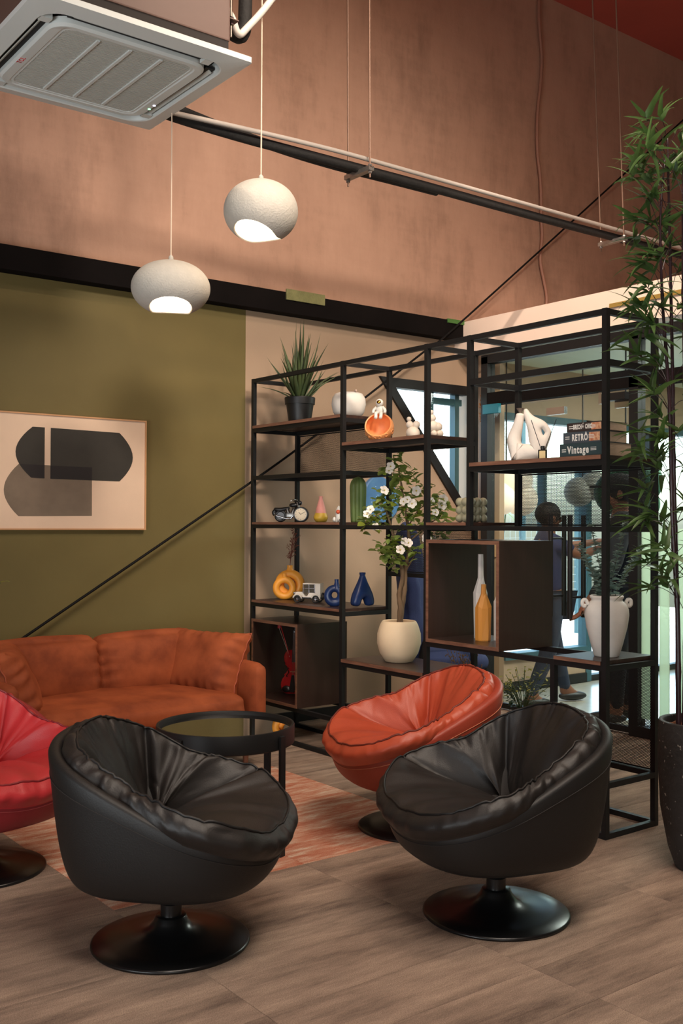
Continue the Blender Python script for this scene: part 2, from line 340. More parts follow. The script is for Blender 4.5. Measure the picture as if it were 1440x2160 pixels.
# outside
struct(MB().box((2, YW+.15, -.3), (16, 22, -.12)), 'ground', mat('pale_paving', (214, 212, 204), .8, var=.06, scale=3))
fen = thing('mesh_fence', 'pale wire mesh fence standing outside the slanted window', 'fence', (0, 9.2, -.12))
GREYM = mat('grey_wire', (150, 160, 162), .5, .3)
for k in range(7): MB().box((4.5+k*1.1, -.03, 0), (4.56+k*1.1, .03, 3.3)).build('post', TEAL, fen)
wm = MB()
for k in range(66): wm.box((4.5+k*.1, -.002, .2), (4.504+k*.1, .002, 3.2))
for k in range(30): wm.box((4.5, -.002, .2+k*.1), (11.1, .002, .204+k*.1))
o = wm.build('wire_grid', GREYM, fen); o['kind'] = 'stuff'
# ------------------------------------------------------------------ shelving unit
XF, XB = 3.596, 3.967
YA, YB, YC, YD, YE, YF_ = 5.652, 4.689, 3.971, 3.657, 2.816, 3.116
sh = thing('shelving_unit', 'tall black steel open shelving unit with walnut boards and perforated panels', 'shelf', (XF, YE, 0))
def sp(mb, name, m, **k):
    for v in mb.v: v -= Vector((XF, YE, 0))
    return mb.build(name, m, sh, **k)
q = .0125
def post(x, y, z0, z1): sp(MB().box((x-q, y-q, z0), (x+q, y+q, z1)), 'post', BLACK)
X0, X1 = XF+q, XB-q
for y in (YA, YB, YC, YE):
    for x in (X0, X1): post(x, y-(-q if y == YE else q if y == YA else 0), 0, 2.29)
for x in (X0, X1): post(x, YD, 1.32, 2.29); post(x, YF_, 0, .745)
def railY(x, y0, y1, zt, h=.025): sp(MB().box((x-q+.0004, y1+q, zt-h), (x+q-.0004, y0-q, zt-.0005)), 'rail', BLACK)
def railX(y, zt, h=.025): sp(MB().box((X0+q, y-q+.0004, zt-h), (X1-q, y+q-.0004, zt-.0005)), 'rail', BLACK)
yA, yE = YA-q, YE+q
def ring(y0, y1, zt, h=.025, ends=True):
    for x in (X0, X1): railY(x, y0, y1, zt, h)
    if ends: railX(y0, zt, h); railX(y1, zt, h)
for a, b in ((yA, YB), (YB, YC), (YC, YD), (YD, yE)): ring(a, b, 2.289, ends=False)
for y in (yA, YB, YC, YD, yE): railX(y, 2.289)
ring(YD, yE, 2.071, .03)
ring(yA, YB, 1.965); ring(yA, YB, 1.66); ring(YB, YC, 1.80); ring(YD, yE, 1.637)
for a, b in ((yA, YB), (YB, YC), (YC, YD), (YD, yE)): ring(a, b, 1.346, .023, ends=False)
for y in (yA, YB, YC, YD, yE): railX(y, 1.346)
ring(yA, YB, .845); ring(YB, YC, .56); ring(YC, YF_, .745, ends=False); ring(YF_, yE, .745)
railX(YC, .744)
ring(YF_, yE, .242); ring(yA, YB, .231)
railY(X1, YB, YC, 1.07)
for a, b in ((yA, YB), (YB, YC), (YC, YF_), (YF_, yE)): ring(a, b, .025, ends=False)
for y in (yA, YB, YC, YF_, yE): railX(y, .0245)
def board(y0, y1, zb, t=.018):
    o = sp(MB().box((XF-.004, y1+q+.001, zb), (XB+.002, y0-q-.001, zb+t), bev=.0015), 'shelf_board', WOOD)
    e = MB().box((-.0075, y1+q+.001-YE, zb+.001), (-.004, y0-q-.001-YE, zb+t-.001)).build('edge_strip', WOODE, o)
board(yA, YB, 1.965, .02); board(YB, YC, 1.80, .02); board(YD, yE, 1.637, .02); board(yA, YB, 1.346, .016); board(YC, YD, 1.346, .016)
board(yA, YB, .845, .017); board(YB, YC, .56, .02); board(YF_, yE, .745, .018)
def cubby(y0, y1, z0, z1):
    t = .018; xa, xb = XF-.006, XB+.004
    o = sp(MB().box((xa, y1, z0), (xb, y1+t, z1)).box((xa, y0-t, z0), (xb, y0, z1)).box((xa, y1+t, z0), (xb, y0-t, z0+t)).box((xa, y1+t, z1-t), (xb, y0-t, z1)), 'cubby_box', mat('walnut_gloss', (54, 37, 31), .32, rgb2=(48, 32, 26), scale=4, stretch=(9, 9, .6)))
    e = MB()
    for a, b in (((y1, z0), (y1+t, z1)), ((y0-t, z0), (y0, z1)), ((y1+t, z0), (y0-t, z0+t)), ((y1+t, z1-t), (y0-t, z1))):
        e.box((xa-.002-XF, a[0]-YE, a[1]), (xa-XF, b[0]-YE, b[1]))
    e.build('edge_strip', WOODE, o)
cubby(YA-.027, 5.112, .2315, .74); cubby(YC-.014, 3.440, .7455, 1.273)
def perforated(y0, y1, z0, z1, pitch=.0072):
    """steel sheet pierced by a staggered grid of real hexagonal holes"""
    R = pitch/math.sqrt(3); ri = R*.58; vs = []; fs = []; hx = [(sin(PI/3*k), cos(PI/3*k)) for k in range(6)]
    x = XB-.006; rows = int((z1-z0-.012)/(R*1.5)); cols = int((y0-y1-.012)/pitch)
    oy = y1+((y0-y1)-cols*pitch)/2+pitch/4; oz = z0+((z1-z0)-rows*R*1.5)/2+R*.75
    for j in range(rows):
        for i in range(cols):
            cy, cz = oy+(i+.5*(j % 2))*pitch, oz+j*R*1.5; b = len(vs)
            vs += [(x-XF, cy+a*R-YE, cz+c*R) for a, c in hx]+[(x-XF, cy+a*ri-YE, cz+c*ri) for a, c in hx]
            fs += [(b+k, b+(k+1) % 6, b+6+(k+1) % 6, b+6+k) for k in range(6)]
    bo = MB(); ya, yb, za, zb = oy-pitch/2, oy+cols*pitch, oz-R*.7, oz+(rows-1)*R*1.5+R*.7
    for a, b_ in (((y1, z0), (ya, z1)), ((yb-pitch/2, z0), (y0, z1)), ((ya, z0), (yb, za)), ((ya, zb), (yb, z1))):
        bo.box((x-.0008-XF, a[0]-YE, a[1]), (x+.0008-XF, b_[0]-YE, b_[1]))
    bo.add(vs, fs); bo.build('perforated_panel', BLACK, sh)
perforated(YA-.025, YB+q, 1.661, 1.938); perforated(YB-q, YC+q, 1.071, 1.322); perforated(YD-q, YE+.025, 1.347, 1.611); perforated(YF_-q, YE+.025, .243, .718)

# ------------------------------------------------------------------ air conditioner
ACW = mat('ac_white_plastic', (202, 205, 202), .35, var=.02, scale=3); ACG = mat('ac_grille', (184, 184, 177), .5); DUCT = mat('ac_body_steel', (92, 70, 62), .5, var=.08, scale=3)
ac = thing('ceiling_air_conditioner', 'white ceiling cassette air conditioner hanging under a brown steel body', 'air conditioner', (1.87, 4.165, 3.30))
Hh = .475
def rrect(hx, hy, r, n=6):
    P = []
    for cx, cy, a0 in ((hx-r, hy-r, 0), (-hx+r, hy-r, PI/2), (-hx+r, -hy+r, PI), (hx-r, -hy+r, 1.5*PI)):
        for k in range(n+1): a = a0+PI/2*k/n; P.append((cx+r*cos(a), cy+r*sin(a)))
    return P
def loft(rings, cap0=False, cap1=False):
    b = MB(); n = len(rings[0]); vs = [p for rg in rings for p in rg]; fs = []
    for j in range(len(rings)-1):
        for i in range(n): k = (i+1) % n; fs.append((j*n+i, j*n+k, (j+1)*n+k, (j+1)*n+i))
    if cap0: fs.append(tuple(range(n)))
    if cap1: fs.append(tuple((len(rings)-1)*n+i for i in range(n)))
    return b.add(vs, fs)
def rg(hx, hy, r, z): return [(x, y, z) for x, y in rrect(hx, hy, r)]
loft([rg(.39, .39, .10, .05), rg(.40, .40, .10, .004), rg(.405, .405, .10, 0), rg(Hh, Hh, .012, 0.012), rg(Hh, Hh, .01, .035), rg(.43, .43, .01, .06), rg(.3, .3, .01, .06)]).build('panel_frame', ACW, ac, auto=30)
loft([rg(.348, .348, .09, .03), rg(.348, .348, .09, .004), rg(.338, .338, .085, -.006), rg(.30, .325, .05, -.006), rg(.295, .32, .05, -.002), rg(.285, .31, .045, -.003), rg(.28, .305, .04, .006)], cap0=False).build('intake_frame', ACW, ac, auto=30)
MB().box((-.29, -.31, .006), (.29, .31, .012)).build('filter', mat('filter_grey', (120, 118, 108), .8), ac)
g = MB()
for k in range(46): y = -.30+k*.6/45; g.box((-.282, y-.0042, -.001), (.282, y+.0042, .007))
g.build('grille_slats', ACG, ac)
for k in range(3): x = -.14+k*.14; MB().box((x-.007, -.29, -.007), (x+.007, .29, .006), bev=.002).build('grille_rib', ACW, ac)
for k, a in enumerate((0, PI/2, PI, 1.5*PI)):
    MB().box((.349, -.30, .02), (.392, .30, .03), RZ(a)).build('air_outlet', mat('outlet_black', (14, 14, 14), .7), ac)
    MB().box((.368, -.285, .004), (.386, .285, .008), RZ(a) @ T(.38, 0, .014) @ RY(.7) @ T(-.38, 0, -.006)).build('vane', ACG, ac)
    MB().box((.350, .29, .004), (.394, .33, .03), RZ(a)).build('outlet_end', ACW, ac)
MB().box((-.40, -.40, .06), (.40, .40, .11)).build('body_band', mat('body_foam', (30, 24, 22), .8), ac)
bd = MB().box((-.405, -.405, .11), (.405, .405, .40), bev=.006).build('body', DUCT, ac)
for sx in (-1, 1):
    for sy in (-1, 1):
        MB().box((-.04, -.025, -.002), (.04, .025, .002), T(sx*.44, sy*.33, .24)).box((-.002, -.025, -.03), (.002, .025, .0), T(sx*.41, sy*.33, .24)).build('hanger_bracket', DUCT, ac)
        rod = MB().tube([(sx*.455, sy*.33, .17), (sx*.455, sy*.33, 2.48)], .005).build('hanger_rod', mat('threaded_rod', (120, 108, 98), .4, .8), ac)
        MB().lathe([(.013, 0), (.013, .012)], 6, T(sx*.455, sy*.33, .245), cap1=True).lathe([(.013, 0), (.013, .012)], 6, T(sx*.455, sy*.33, .222), cap1=True).build('nut', CHROME, rod)
text('badge', 'TCL', .030, mat('badge_red', (200, 30, 45), .4), ac, T(-.326, .07, -.0066) @ Matrix(((0, -1, 0, 0), (-1, 0, 0, 0), (0, 0, -1, 0), (0, 0, 0, 1))), bold=.0001)
for nm, y, c, e in (('status_light', .20, (120, 255, 170), 6), ('status_light', .15, (220, 210, 255), 10)): MB().lathe([(.006, 0), (.006, .002)], 12, T(.333, y, -.0075), cap1=True).build(nm, mat('led_%d' % e, c, .4, emit=c, estr=e), ac)
FOAM = mat('black_foam', (22, 20, 19), .8, bump=.5, bscale=40, var=.3, scale=30); PVC = mat('grey_pvc', (168, 158, 150), .5); PVCW = mat('white_hose', (206, 198, 190), .5)
def bez(P, n=10):
    P = [Vector(p) for p in P]; out = []
    for i in range(len(P)-1):
        a, b, c, d = P[max(i-1, 0)], P[i], P[i+1], P[min(i+2, len(P)-1)]
        for k in range(n):
            t = k/n; out.append(.5*((2*b)+(c-a)*t+(2*a-5*b+4*c-d)*t*t+(3*b-a-3*c+d)*t**3))
    return out+[P[-1]]
tag(MB().tube(bez([(2.27, 4.02, 3.62), (2.40, 4.02, 3.60), (2.52, 4.06, 3.62), (2.55, 4.08, 3.78), (2.56, 4.1, 4.2), (2.56, 4.1, 5.0), (2.56, 4.1, 5.79)]), .032, 10).build('insulated_pipe', FOAM, None, True), 'black foam insulated pipe rising from the side of the air conditioner', 'pipe')
tag(MB().tube(bez([(2.28, 3.95, 3.645), (2.33, 3.95, 3.68), (2.40, 3.96, 3.635), (2.445, 3.97, 3.572), (2.50, 3.98, 3.62), (2.63, 3.98, 3.79), (2.82, 3.98, 4.1), (2.92, 3.98, 4.8), (2.92, 3.98, 5.79)]), .0165, 10).build('drain_hose', PVCW, None, True), 'white drain hose bent in a V beside the air conditioner body', 'hose')
# pipe run and its hangers
zp = 3.40
tag(MB().tube(bez([(2.285, 4.53, 3.40), (2.40, 4.585, 3.392), (2.8, 4.60, 3.385), (3.2, 4.60, 3.385), (4.2, 4.60, 3.392), (5.2, 4.60, 3.39), (7.2, 4.60, 3.40), (10.4, 4.6, 3.4)], 6), .027, 10).build('insulated_pipe', FOAM, None, True), 'long black insulated pipe running under the thin grey conduit across the terracotta wall', 'pipe')
tag(MB().tube(bez([(2.285, 4.55, 3.50), (2.45, 4.66, 3.475), (3.0, 4.69, 3.43), (3.45, 4.67, 3.40), (4.0, 4.66, 3.40), (4.3, 4.655, 3.40)], 6), .026, 10).build('insulated_pipe', FOAM, None, True), 'short black insulated pipe joining the long pipe run from above near the air conditioner', 'pipe')
tag(MB().tube(bez([(2.285, 4.50, 3.36), (2.40, 4.54, 3.385), (3.3, 4.545, 3.425), (4.2, 4.55, 3.432), (7.2, 4.55, 3.432), (10.4, 4.55, 3.432)], 6), .0135, 8).build('conduit', PVC, None, True), 'thin grey conduit lying on top of the long black pipe', 'conduit')
STEEL = mat('galvanised', (168, 164, 158), .35, .8, var=.15, scale=40); RODM = mat('rod_brown', (128, 100, 84), .5, .4)
for X, lab, dx in ((3.645, 'zinc pipe hanger with two rods, left one near the pendant lamps', -.02), (5.94, 'zinc pipe hanger with two rods, right one beside the tall bamboo', -.14)):
    h = thing('pipe_hanger', lab, 'hanger', (X, 4.60, 3.36), 0, 'pipe hangers')
    MB().box((-.018, -.115, -.012), (.018, .115, .004)).box((-.018, -.115, .004), (-.014, .115, .014)).box((.014, -.115, .004), (.018, .115, .014)).build('channel', STEEL, h)
    for s in (-1, 1):
        r_ = MB().tube([(0, s*.10, -.05), (dx, s*.10, 2.43)], .0052).build('rod', RODM, h)
        for z in (-.026, .014): MB().lathe([(.012, z), (.012, z+.011)], 6, T(0, s*.10, 0), cap1=True).build('nut', STEEL, r_)
# hanging flex cable, brace cable
pts = [(6.455, 5.79), (6.46, 5.5), (6.49, 5.25), (6.48, 5.05), (6.44, 4.75), (6.44, 4.45), (6.48, 4.2), (6.49, 3.9), (6.50, 3.75), (6.48, 3.55), (6.52, 3.4), (6.56, 3.25), (6.54, 3.1), (6.55, 2.93)]
tag(MB().tube(bez([(x, YW-.03, z) for x, z in pts], 5), .0135, 8).build('flex_conduit', mat('brown_conduit', (158, 112, 92), .5), None, True), 'wavy brown flexible conduit hanging down the terracotta wall', 'conduit')
cpts = [(2.0, .60), (2.135, .685), (3.663, 1.617), (4.348, 2.063), (5.196, 2.644), (5.566, 2.902), (7.793, 4.647), (9.15, 5.72)]
def cpt(p): y = YW-.115 if 4.7 < p.x < 5.75 else YW-.085; k = y/YW; return (p.x*k, y, EYE+(p.y-EYE)*k)
tag(MB().tube([cpt(p) for p in bez([(a, b, 0) for a, b in cpts], 6)], .008, 8).build('brace_cable', mat('cable_black', (14, 12, 12), .7, spec=.2), None, True), 'black steel brace cable stretched diagonally across the back wall', 'cable')
# ------------------------------------------------------------------ picture
pf = thing('framed_painting', 'abstract painting of overlapping dark rounded shapes in a thin wood frame', 'picture', (2.245, YW, 1.645))
PW, PH = .65, .335
cv = MB().box((-PW+.008, -.03, -PH+.008), (PW-.008, -.002, PH-.008)).build('canvas', mat('canvas_cream', (222, 192, 166), .8, var=.03, scale=4, bump=.1, bscale=300), pf)
FRM = mat('frame_oak', (196, 146, 104), .5)
for a, b in (((-PW, -PH), (PW, -PH+.008)), ((-PW, PH-.008), (PW, PH)), ((-PW, -PH+.008), (-PW+.008, PH-.008)), ((PW-.008, -PH+.008), (PW, PH-.008))): MB().box((a[0], -.038, a[1]), (b[0], 0, b[1])).build('frame_bar', FRM, pf)
DK = mat('paint_charcoal', (54, 50, 44), .85, var=.14, scale=5); TP = mat('paint_taupe', (118, 102, 86), .85, var=.12, scale=6); VD = mat('paint_black', (38, 33, 32), .85)
# in wall metres: x = X-2.245, z
def shape(poly, y, m, nm='painted_shape'): MB().prism(poly, 'y', y, y+.001).build(nm, m, cv)
def bulge(p0, p1, dx, n=12): return [(p0[0]+(p1[0]-p0[0])*k/n+dx*sin(PI*k/n)**.9, p0[1]+(p1[1]-p0[1])*k/n) for k in range(n+1)]
LEFT = [(.006, .256), (.006, -.038)]+bulge((-.072, -.036), (-.066, .256), -.095)
RIGHTS = [(.042, -.039), (.042, .256)]+bulge((.472, .251), (.474, -.042), .088)
LOW = [(.297, .036), (.299, -.252)]+bulge((-.144, -.257), (-.144, .040), -.085)
shape(LOW, -.0312, TP); shape(LEFT, -.0324, DK); shape(RIGHTS, -.0324, DK)
shape([(.042, .037), (.297, .036), (.297, -.040), (.042, -.039)], -.0336, VD); shape([(-.140, .040), (.006, .038), (.006, -.038), (-.072, -.036)], -.0336, VD)
# ------------------------------------------------------------------ pendant lamps
SHADE = mat('textured_plaster', (184, 178, 168), .8, bump=.32, bscale=110, var=.04, scale=30)
BULB = mat('lamp_opal', (255, 246, 232), .4, emit=(255, 226, 190), estr=9)
def pendant(loc, R, hz, lab, ax, ay, cut, wave):
    t = thing('pendant_lamp', lab, 'lamp', loc, 0, 'pebble pendant lamps')
    nu, nv = 64, 36; vs = []; fs = []
    def low(a): return cut-wave*cos(2*(a-ax))-ay*cos(a-ax)
    for j in range(nv+1):
        for i in range(nu):
            a = 2*PI*i/nu; p1 = PI*low(a); ph = p1*j/nv+.02*(1-j/nv)
            k = 1+.0*sin(ph); vs.append((R*sin(ph)**.93*cos(a)*k, R*sin(ph)**.93*sin(a)*k, hz*cos(ph)))
    for j in range(nv):
        for i in range(nu): k = (i+1) % nu; fs.append((j*nu+i, j*nu+k, (j+1)*nu+k, (j+1)*nu+i))
    n0 = len(vs); vs2 = [Vector(v)*.965 for v in vs]; vs += vs2; fs += [tuple(n0+i for i in reversed(f)) for f in fs[:]]
    fs += [(nv*nu+i, nv*nu+(i+1) % nu, n0+nv*nu+(i+1) % nu, n0+nv*nu+i) for i in range(nu)]; fs.append(tuple(range(nu))); fs.append(tuple(range(n0+nu-1, n0-1, -1)))
    MB().add(vs, fs).build('shade', SHADE, t, auto=60)
    MB().ball((0, 0, -hz*.1), (R*.72, R*.72, hz*.55), 24, 14).build('bulb', BULB, t, True)
    MB().tube([(0, 0, hz*.5), (0, 0, 5.79-loc[2])], .0035).build('cord', mat('cord_cream', (214, 190, 168), .6), t); MB().lathe([(.012, hz*.97), (.012, hz+.02), (.004, hz+.03)], 12).build('cord_grip', SHADE, t)
pendant((2.327, 4.375, 2.471), .187, .128, 'cream pebble pendant lamp hanging lower, in front of the dark beam', 4.22, .035, .785, .055)
pendant((2.663, 4.111, 2.838), .177, .147, 'cream pebble pendant lamp hanging higher, in front of the terracotta wall', 3.55, .045, .785, .06)
# ------------------------------------------------------------------ swivel tub chairs
def leather(n, c, c2, rough, spec=.5, stitch=None): return mat(n, c, rough, rgb2=c2, scale=3, bump=.10, bscale=220, spec=spec)
L_BLK = leather('leather_black', (29, 25, 24), (24, 21, 20), .5); L_ORG = leather('leather_orange', (184, 78, 50), (170, 68, 43), .46); L_RED = leather('leather_red', (182, 48, 52), (166, 40, 44), .44)
SH_BLK = leather('shell_black', (17, 16, 16), (14, 13, 13), .55); SH_ORG = leather('shell_orange', (160, 62, 42), (148, 55, 37), .5); SH_RED = leather('shell_red', (140, 38, 42), (126, 32, 36), .5)
def rim_r(t, a=.357, b=.362, n=2.75):
    return (abs(sin(t)/a)**n+abs(cos(t)/b)**n)**(-1/n)
def rim_z(t): return .312+.353*((1-cos(t))/2)**.95
def chair_parts():
    N = 96; out = {}
    # shell
    vs = []; fs = []; prof = []
    K = 18
    for i in range(N):
        t = 2*PI*i/N; b = (1+cos(t))/2; rr, zr = rim_r(t), rim_z(t)
        rb = rr*.60; zb = .208
        col = []
        for k in range(4): col.append((rb*k/4, zb-.006*(1-(k/4)**2)))
        c1_ = (rr*.86, zb); c2_ = (rr*(.90+.04*b), zb+(.10+.18*b)*(zr-zb))
        for k in range(K+1):
            s = k/K; w0, w1, w2, w3 = (1-s)**3, 3*s*(1-s)**2, 3*s*s*(1-s), s**3; col.append((w0*rb+w1*c1_[0]+w2*c2_[0]+w3*rr, w0*zb+w1*c1_[1]+w2*c2_[1]+w3*zr))
        th = .042
        for k in range(1, 6): a = PI*k/5; col.append((rr-th/2+th/2*cos(a), zr+th*.42*sin(a)))
        col.append((rr-th-.02, zr-.05)); col.append((rr*.8-.03, zr-.12 if zr > .4 else zr-.04)); col.append((.05, .26))
        prof.append(col)
    M_ = len(prof[0])
    for j in range(M_):
        for i in range(N): t = 2*PI*i/N; r, z = prof[i][j]; vs.append((r*sin(t), r*cos(t), z))
    for j in range(M_-1):
        for i in range(N): k = (i+1) % N; fs.append((j*N+i, j*N+k, (j+1)*N+k, (j+1)*N+i))
    out['shell'] = (vs, fs)
    st = []
    for i in range(N):
        t = 2*PI*i/N; r, z = prof[i][4+K-1]; st.append(((r+.0012)*sin(t), (r+.0012)*cos(t), z))
    out['stitching'] = st
    # cushion: seat, two sides and back pillow meeting in a low pocket, then a gathered border strip
    NA, NU = 216, 84; vs = []; fs = []; UMAX = 1.5
    C0 = Vector((0, -.10, .335)); SEAM = [math.radians(x) for x in (-58, 58, 126, 234, 302)]
    def pt(t, u):
        b = (1+cos(t))/2; f = sm(.38, .80, b); rr, zr = rim_r(t), rim_z(t); d = Vector((sin(t), cos(t), 0))
        rho = (rr-.088)*(1-f)+(rr+.006)*f; zp = (zr+.040)*(1-f)+(zr+.088)*f
        E = d*rho; uu = min(u, 1); p = Vector((.135*max(-1, min(1, 1.5*sin(t))), C0.y-.02*max(0, -cos(t)), 0)).lerp(E, uu)
        p.z = C0.z+(zp-C0.z)*((uu**1.35)*(1-f)+(uu**.9)*f)
        nrm = (Vector((0, 0, 1))*(.40+.60*f)-d*(1-f)*.85).normalized()
        # angular place inside its panel
        tt = t if t <= math.radians(302) else t-2*PI
        for s0, s1 in zip(SEAM[:-1], SEAM[1:]):
            if s0 <= tt <= s1: break
        w = (tt-s0)/(s1-s0); dl = min(tt-s0, s1-tt)*max(.03, uu*rho)
        pill = sin(PI*w)**.55*max(0, sin(PI*min(1, uu**.85)))**.65
        back = 1 if s0 > 2 and s1 < 4.2 else 0; seat = 1 if s0 < -1 else 0
        dsp = pill*(.052 if back else .050 if seat else .042)
        dsp -= .016*math.exp(-(dl/.010)**2)*sm(.03, .2, u)*sm(1.06, .94, u)
        nn = noise.noise(Vector((d.x*2.2, d.y*2.2, u*1.3)))
        n1 = noise.noise(Vector((d.x*3.3+nn*.8, d.y*3.3, uu*1.1+4))); dsp += .020*n1*sm(.05, .4, uu)*sm(1.1, .9, u)
        # long folds fanning out of the pocket, and short gathers at the seams
        g1 = noise.noise(Vector((t*4.2+nn*1.5, uu*1.0, 3.7+back*5))); fold = (1-abs(g1)*2.6); fold = max(0, fold)**3
        dsp -= .004*fold*sm(.12, .4, uu)*sm(1.05, .75, u)*(1-.85*seat)
        g2 = noise.noise(Vector((t*15+nn*3, uu*2.2, 9.1))); dsp += .011*g2*(sm(.80, .97, uu)*sm(1.5, 1.0, u)+.45*math.exp(-(dl/.045)**2)*sm(.15, .35, uu))*(1-.6*seat)
        if u > 1:
            v = (u-1)/(UMAX-1); g3 = noise.noise(Vector((t*11+nn*2, v*1.5, 2.2)))
            if True:
                q_ = v*PI*.5
                out_ = .050*sin(q_)*(1-f)+(.016*sin(PI*min(1, v*1.05)))*f; dn = (.055*(1-cos(q_))+.02*v)*(1-f)+(.088*v)*f
                p += d*out_; p.z -= dn; bul = sin(PI*v); nrm = (d*(.3+.7*f)+Vector((0, 0, .8*(1-f)))).normalized()
                dsp += bul*(.012+.018*g3*(1-.6*f))
        return p+nrm*dsp
    for j in range(NU+1):
        u = UMAX*(j/NU)
        for i in range(NA): vs.append(pt(2*PI*i/NA, max(u, .004)))
    for j in range(NU):
        for i in range(NA): k = (i+1) % NA; fs.append((j*NA+i, j*NA+k, (j+1)*NA+k, (j+1)*NA+i))
    fs.append(tuple(range(NA)))
    out['cushion'] = (vs, fs)
    out['piping'] = [pt(2*PI*i/180, 1.0)+Vector((0, 0, .002)) for i in range(180)]
    out['piping2'] = [pt(math.radians(58)*(1), .08+.92*k/40) for k in range(41)]
    out['piping3'] = [pt(math.radians(302), .08+.92*k/40) for k in range(41)]
    return out
CP = chair_parts(); CM = {}
def tub_chair(loc, rz, lab, sh_m, cu_m, st_m, pipe_m):
    t = thing('tub_chair', lab, 'chair', (loc[0], loc[1], 0), rz)
    def part(nm, key, mk, m, par):
        if key not in CM: o = mk(nm, m, par); CM[key] = o.data; o.material_slots[0].link = 'OBJECT'; o.material_slots[0].material = m; return o
        return link_mesh(nm, CM[key], par, None, m)
    s = part('shell', 'shell', lambda n, m, p: MB().add(*CP['shell']).build(n, m, p, True), sh_m, t)
    part('stitching', 'st', lambda n, m, p: MB().tube(CP['stitching'], .0013, 4, closed=True).build(n, m, p), st_m, s)
    c = part('cushion', 'cush', lambda n, m, p: MB().add(*CP['cushion']).build(n, m, p, True), cu_m, t)
    part('piping', 'p1', lambda n, m, p: MB().tube(CP['piping'], .0042, 6, closed=True).build(n, m, p, True), pipe_m, c)
    part('piping', 'p2', lambda n, m, p: MB().tube(CP['piping2'], .0036, 6).build(n, m, p, True), pipe_m, c)
    part('piping', 'p3', lambda n, m, p: MB().tube(CP['piping3'], .0036, 6).build(n, m, p, True), pipe_m, c)
    part('base', 'base', lambda n, m, p: MB().lathe([(.252, 0), (.255, .004), (.254, .009), (.248, .013), (.19, .020), (.13, .029), (.095, .038), (.070, .052), (.056, .070), (.050, .084), (.047, .087)], 64, cap1=True).build(n, m, p, auto=50), BASEM, t)
    part('pole', 'pole', lambda n, m, p: MB().lathe([(.034, .08), (.034, .125), (.028, .128), (.028, .212)], 24, cap1=True).build(n, m, p, auto=40), BASEM, t)
    return t
BASEM = mat('black_lacquer', (16, 16, 17), .28, spec=.5)
def face(dx, dy): return math.atan2(-dx, dy)
rgt = Vector((cos(YAW), -sin(YAW), 0)); fwd = Vector((sin(YAW), cos(YAW), 0))
def heading(r, f): d = rgt*r+fwd*f; return face(d.x, d.y)
PB = mat('piping_black', (18, 16, 16), .5); PO = mat('piping_rust', (110, 40, 28), .5); PR_ = mat('piping_red', (120, 26, 32), .5)
SO = mat('stitch_orange', (206, 130, 98), .7); SB = mat('stitch_black', (40, 36, 35), .7); SR = mat('stitch_red', (186, 80, 80), .7)
c1 = tub_chair((1.602, 2.983), heading(1, -.16), 'black leather tub chair turned to the right, on a round black base, left foreground', SH_BLK, L_BLK, SB, PB)
tb = MB().box((-.012, -.002, -.007), (.012, .002, .007)).build('label_tab', mat('label_grey', (150, 146, 140), .5), c1)
tb.location = (rim_r(4.05)*.985*sin(4.05), rim_r(4.05)*.985*cos(4.05), rim_z(4.05)-.10); tb.rotation_euler = (0, 0, -4.05)
tub_chair((2.622, 2.523), heading(-1, -.38), 'black leather tub chair turned to the left, in front of the orange chair', SH_BLK, L_BLK, SB, PB)
tub_chair((3.075, 3.458), heading(-1, -.36), 'burnt orange leather tub chair in front of the shelving unit', SH_ORG, L_ORG, SO, PO)
tub_chair((1.33, 4.04), heading(.8, -.6), 'red leather tub chair cut off by the left edge of the picture', SH_RED, L_RED, SR, PR_)
# ------------------------------------------------------------------ sofa
def velvet(name, c, c2):
    M = mat(name, c, .75, rgb2=c2, scale=5, bump=.12, bscale=25, spec=.2, sheen=.25); return M
VEL = velvet('rust_velvet', (158, 82, 48), (120, 58, 34)); VELP = mat('velvet_piping', (150, 72, 44), .7)
def softbox(a, b, puff=(0, 0, 0), rad=.05, n=14, wr=0, seed=0, tilt=None):
    """rounded box with swollen faces"""
    c = [(a[i]+b[i])/2 for i in range(3)]; h = [(b[i]-a[i])/2 for i in range(3)]
    bm = bmesh.new(); bmesh.ops.create_cube(bm, size=2); bmesh.ops.subdivide_edges(bm, edges=bm.edges[:], cuts=n, use_grid_fill=True)
    bm.verts.index_update()
    for v in bm.verts:
        p = v.co.copy(); q_ = Vector([p[i]*h[i] for i in range(3)]); inn = Vector([max(-h[i]+rad, min(h[i]-rad, q_[i])) for i in range(3)])
        d = q_-inn
        if d.length > 1e-6: q_ = inn+d.normalized()*rad if sum(abs(x) > 1e-6 for x in d) > 0 else q_
        e = [1-p[i]**2 for i in range(3)]
        for i in range(3):
            j, k = (i+1) % 3, (i+2) % 3; q_[i] += puff[i]*p[i]*(max(0, e[j])**.6)*(max(0, e[k])**.6)
        if wr:
            q_ += Vector([noise.noise(Vector((q_.x*9+seed, q_.y*9, q_.z*9+i*7))) for i in range(3)])*wr
            ed = abs(p.x)**5; q_.y += wr*1.4*ed*sin(q_.z*95+3*noise.noise(q_*5)); q_.z += wr*.8*ed*sin(q_.y*80+q_.x*10)
        v.co = q_+Vector(c)
    vs = [v.co.copy() for v in bm.verts]; fs = [tuple(v.index for v in f.verts) for f in bm.faces]; bm.free()
    return MB().add(vs, fs)
so = thing('sofa', 'rust velvet two seat sofa with loose cushions against the olive wall', 'sofa', (2.42, 5.20, 0))
sx = .695
softbox((-sx+.04, -.40, .15), (sx-.04, .44, .30), (0, .01, 0), .03).build('seat_base', VEL, so, True)
softbox((-sx+.09, -.43, .27), (sx-.09, .28, .415), (0, .02, .03), .055, 22, .004).build('seat_cushion', VEL, so, True)
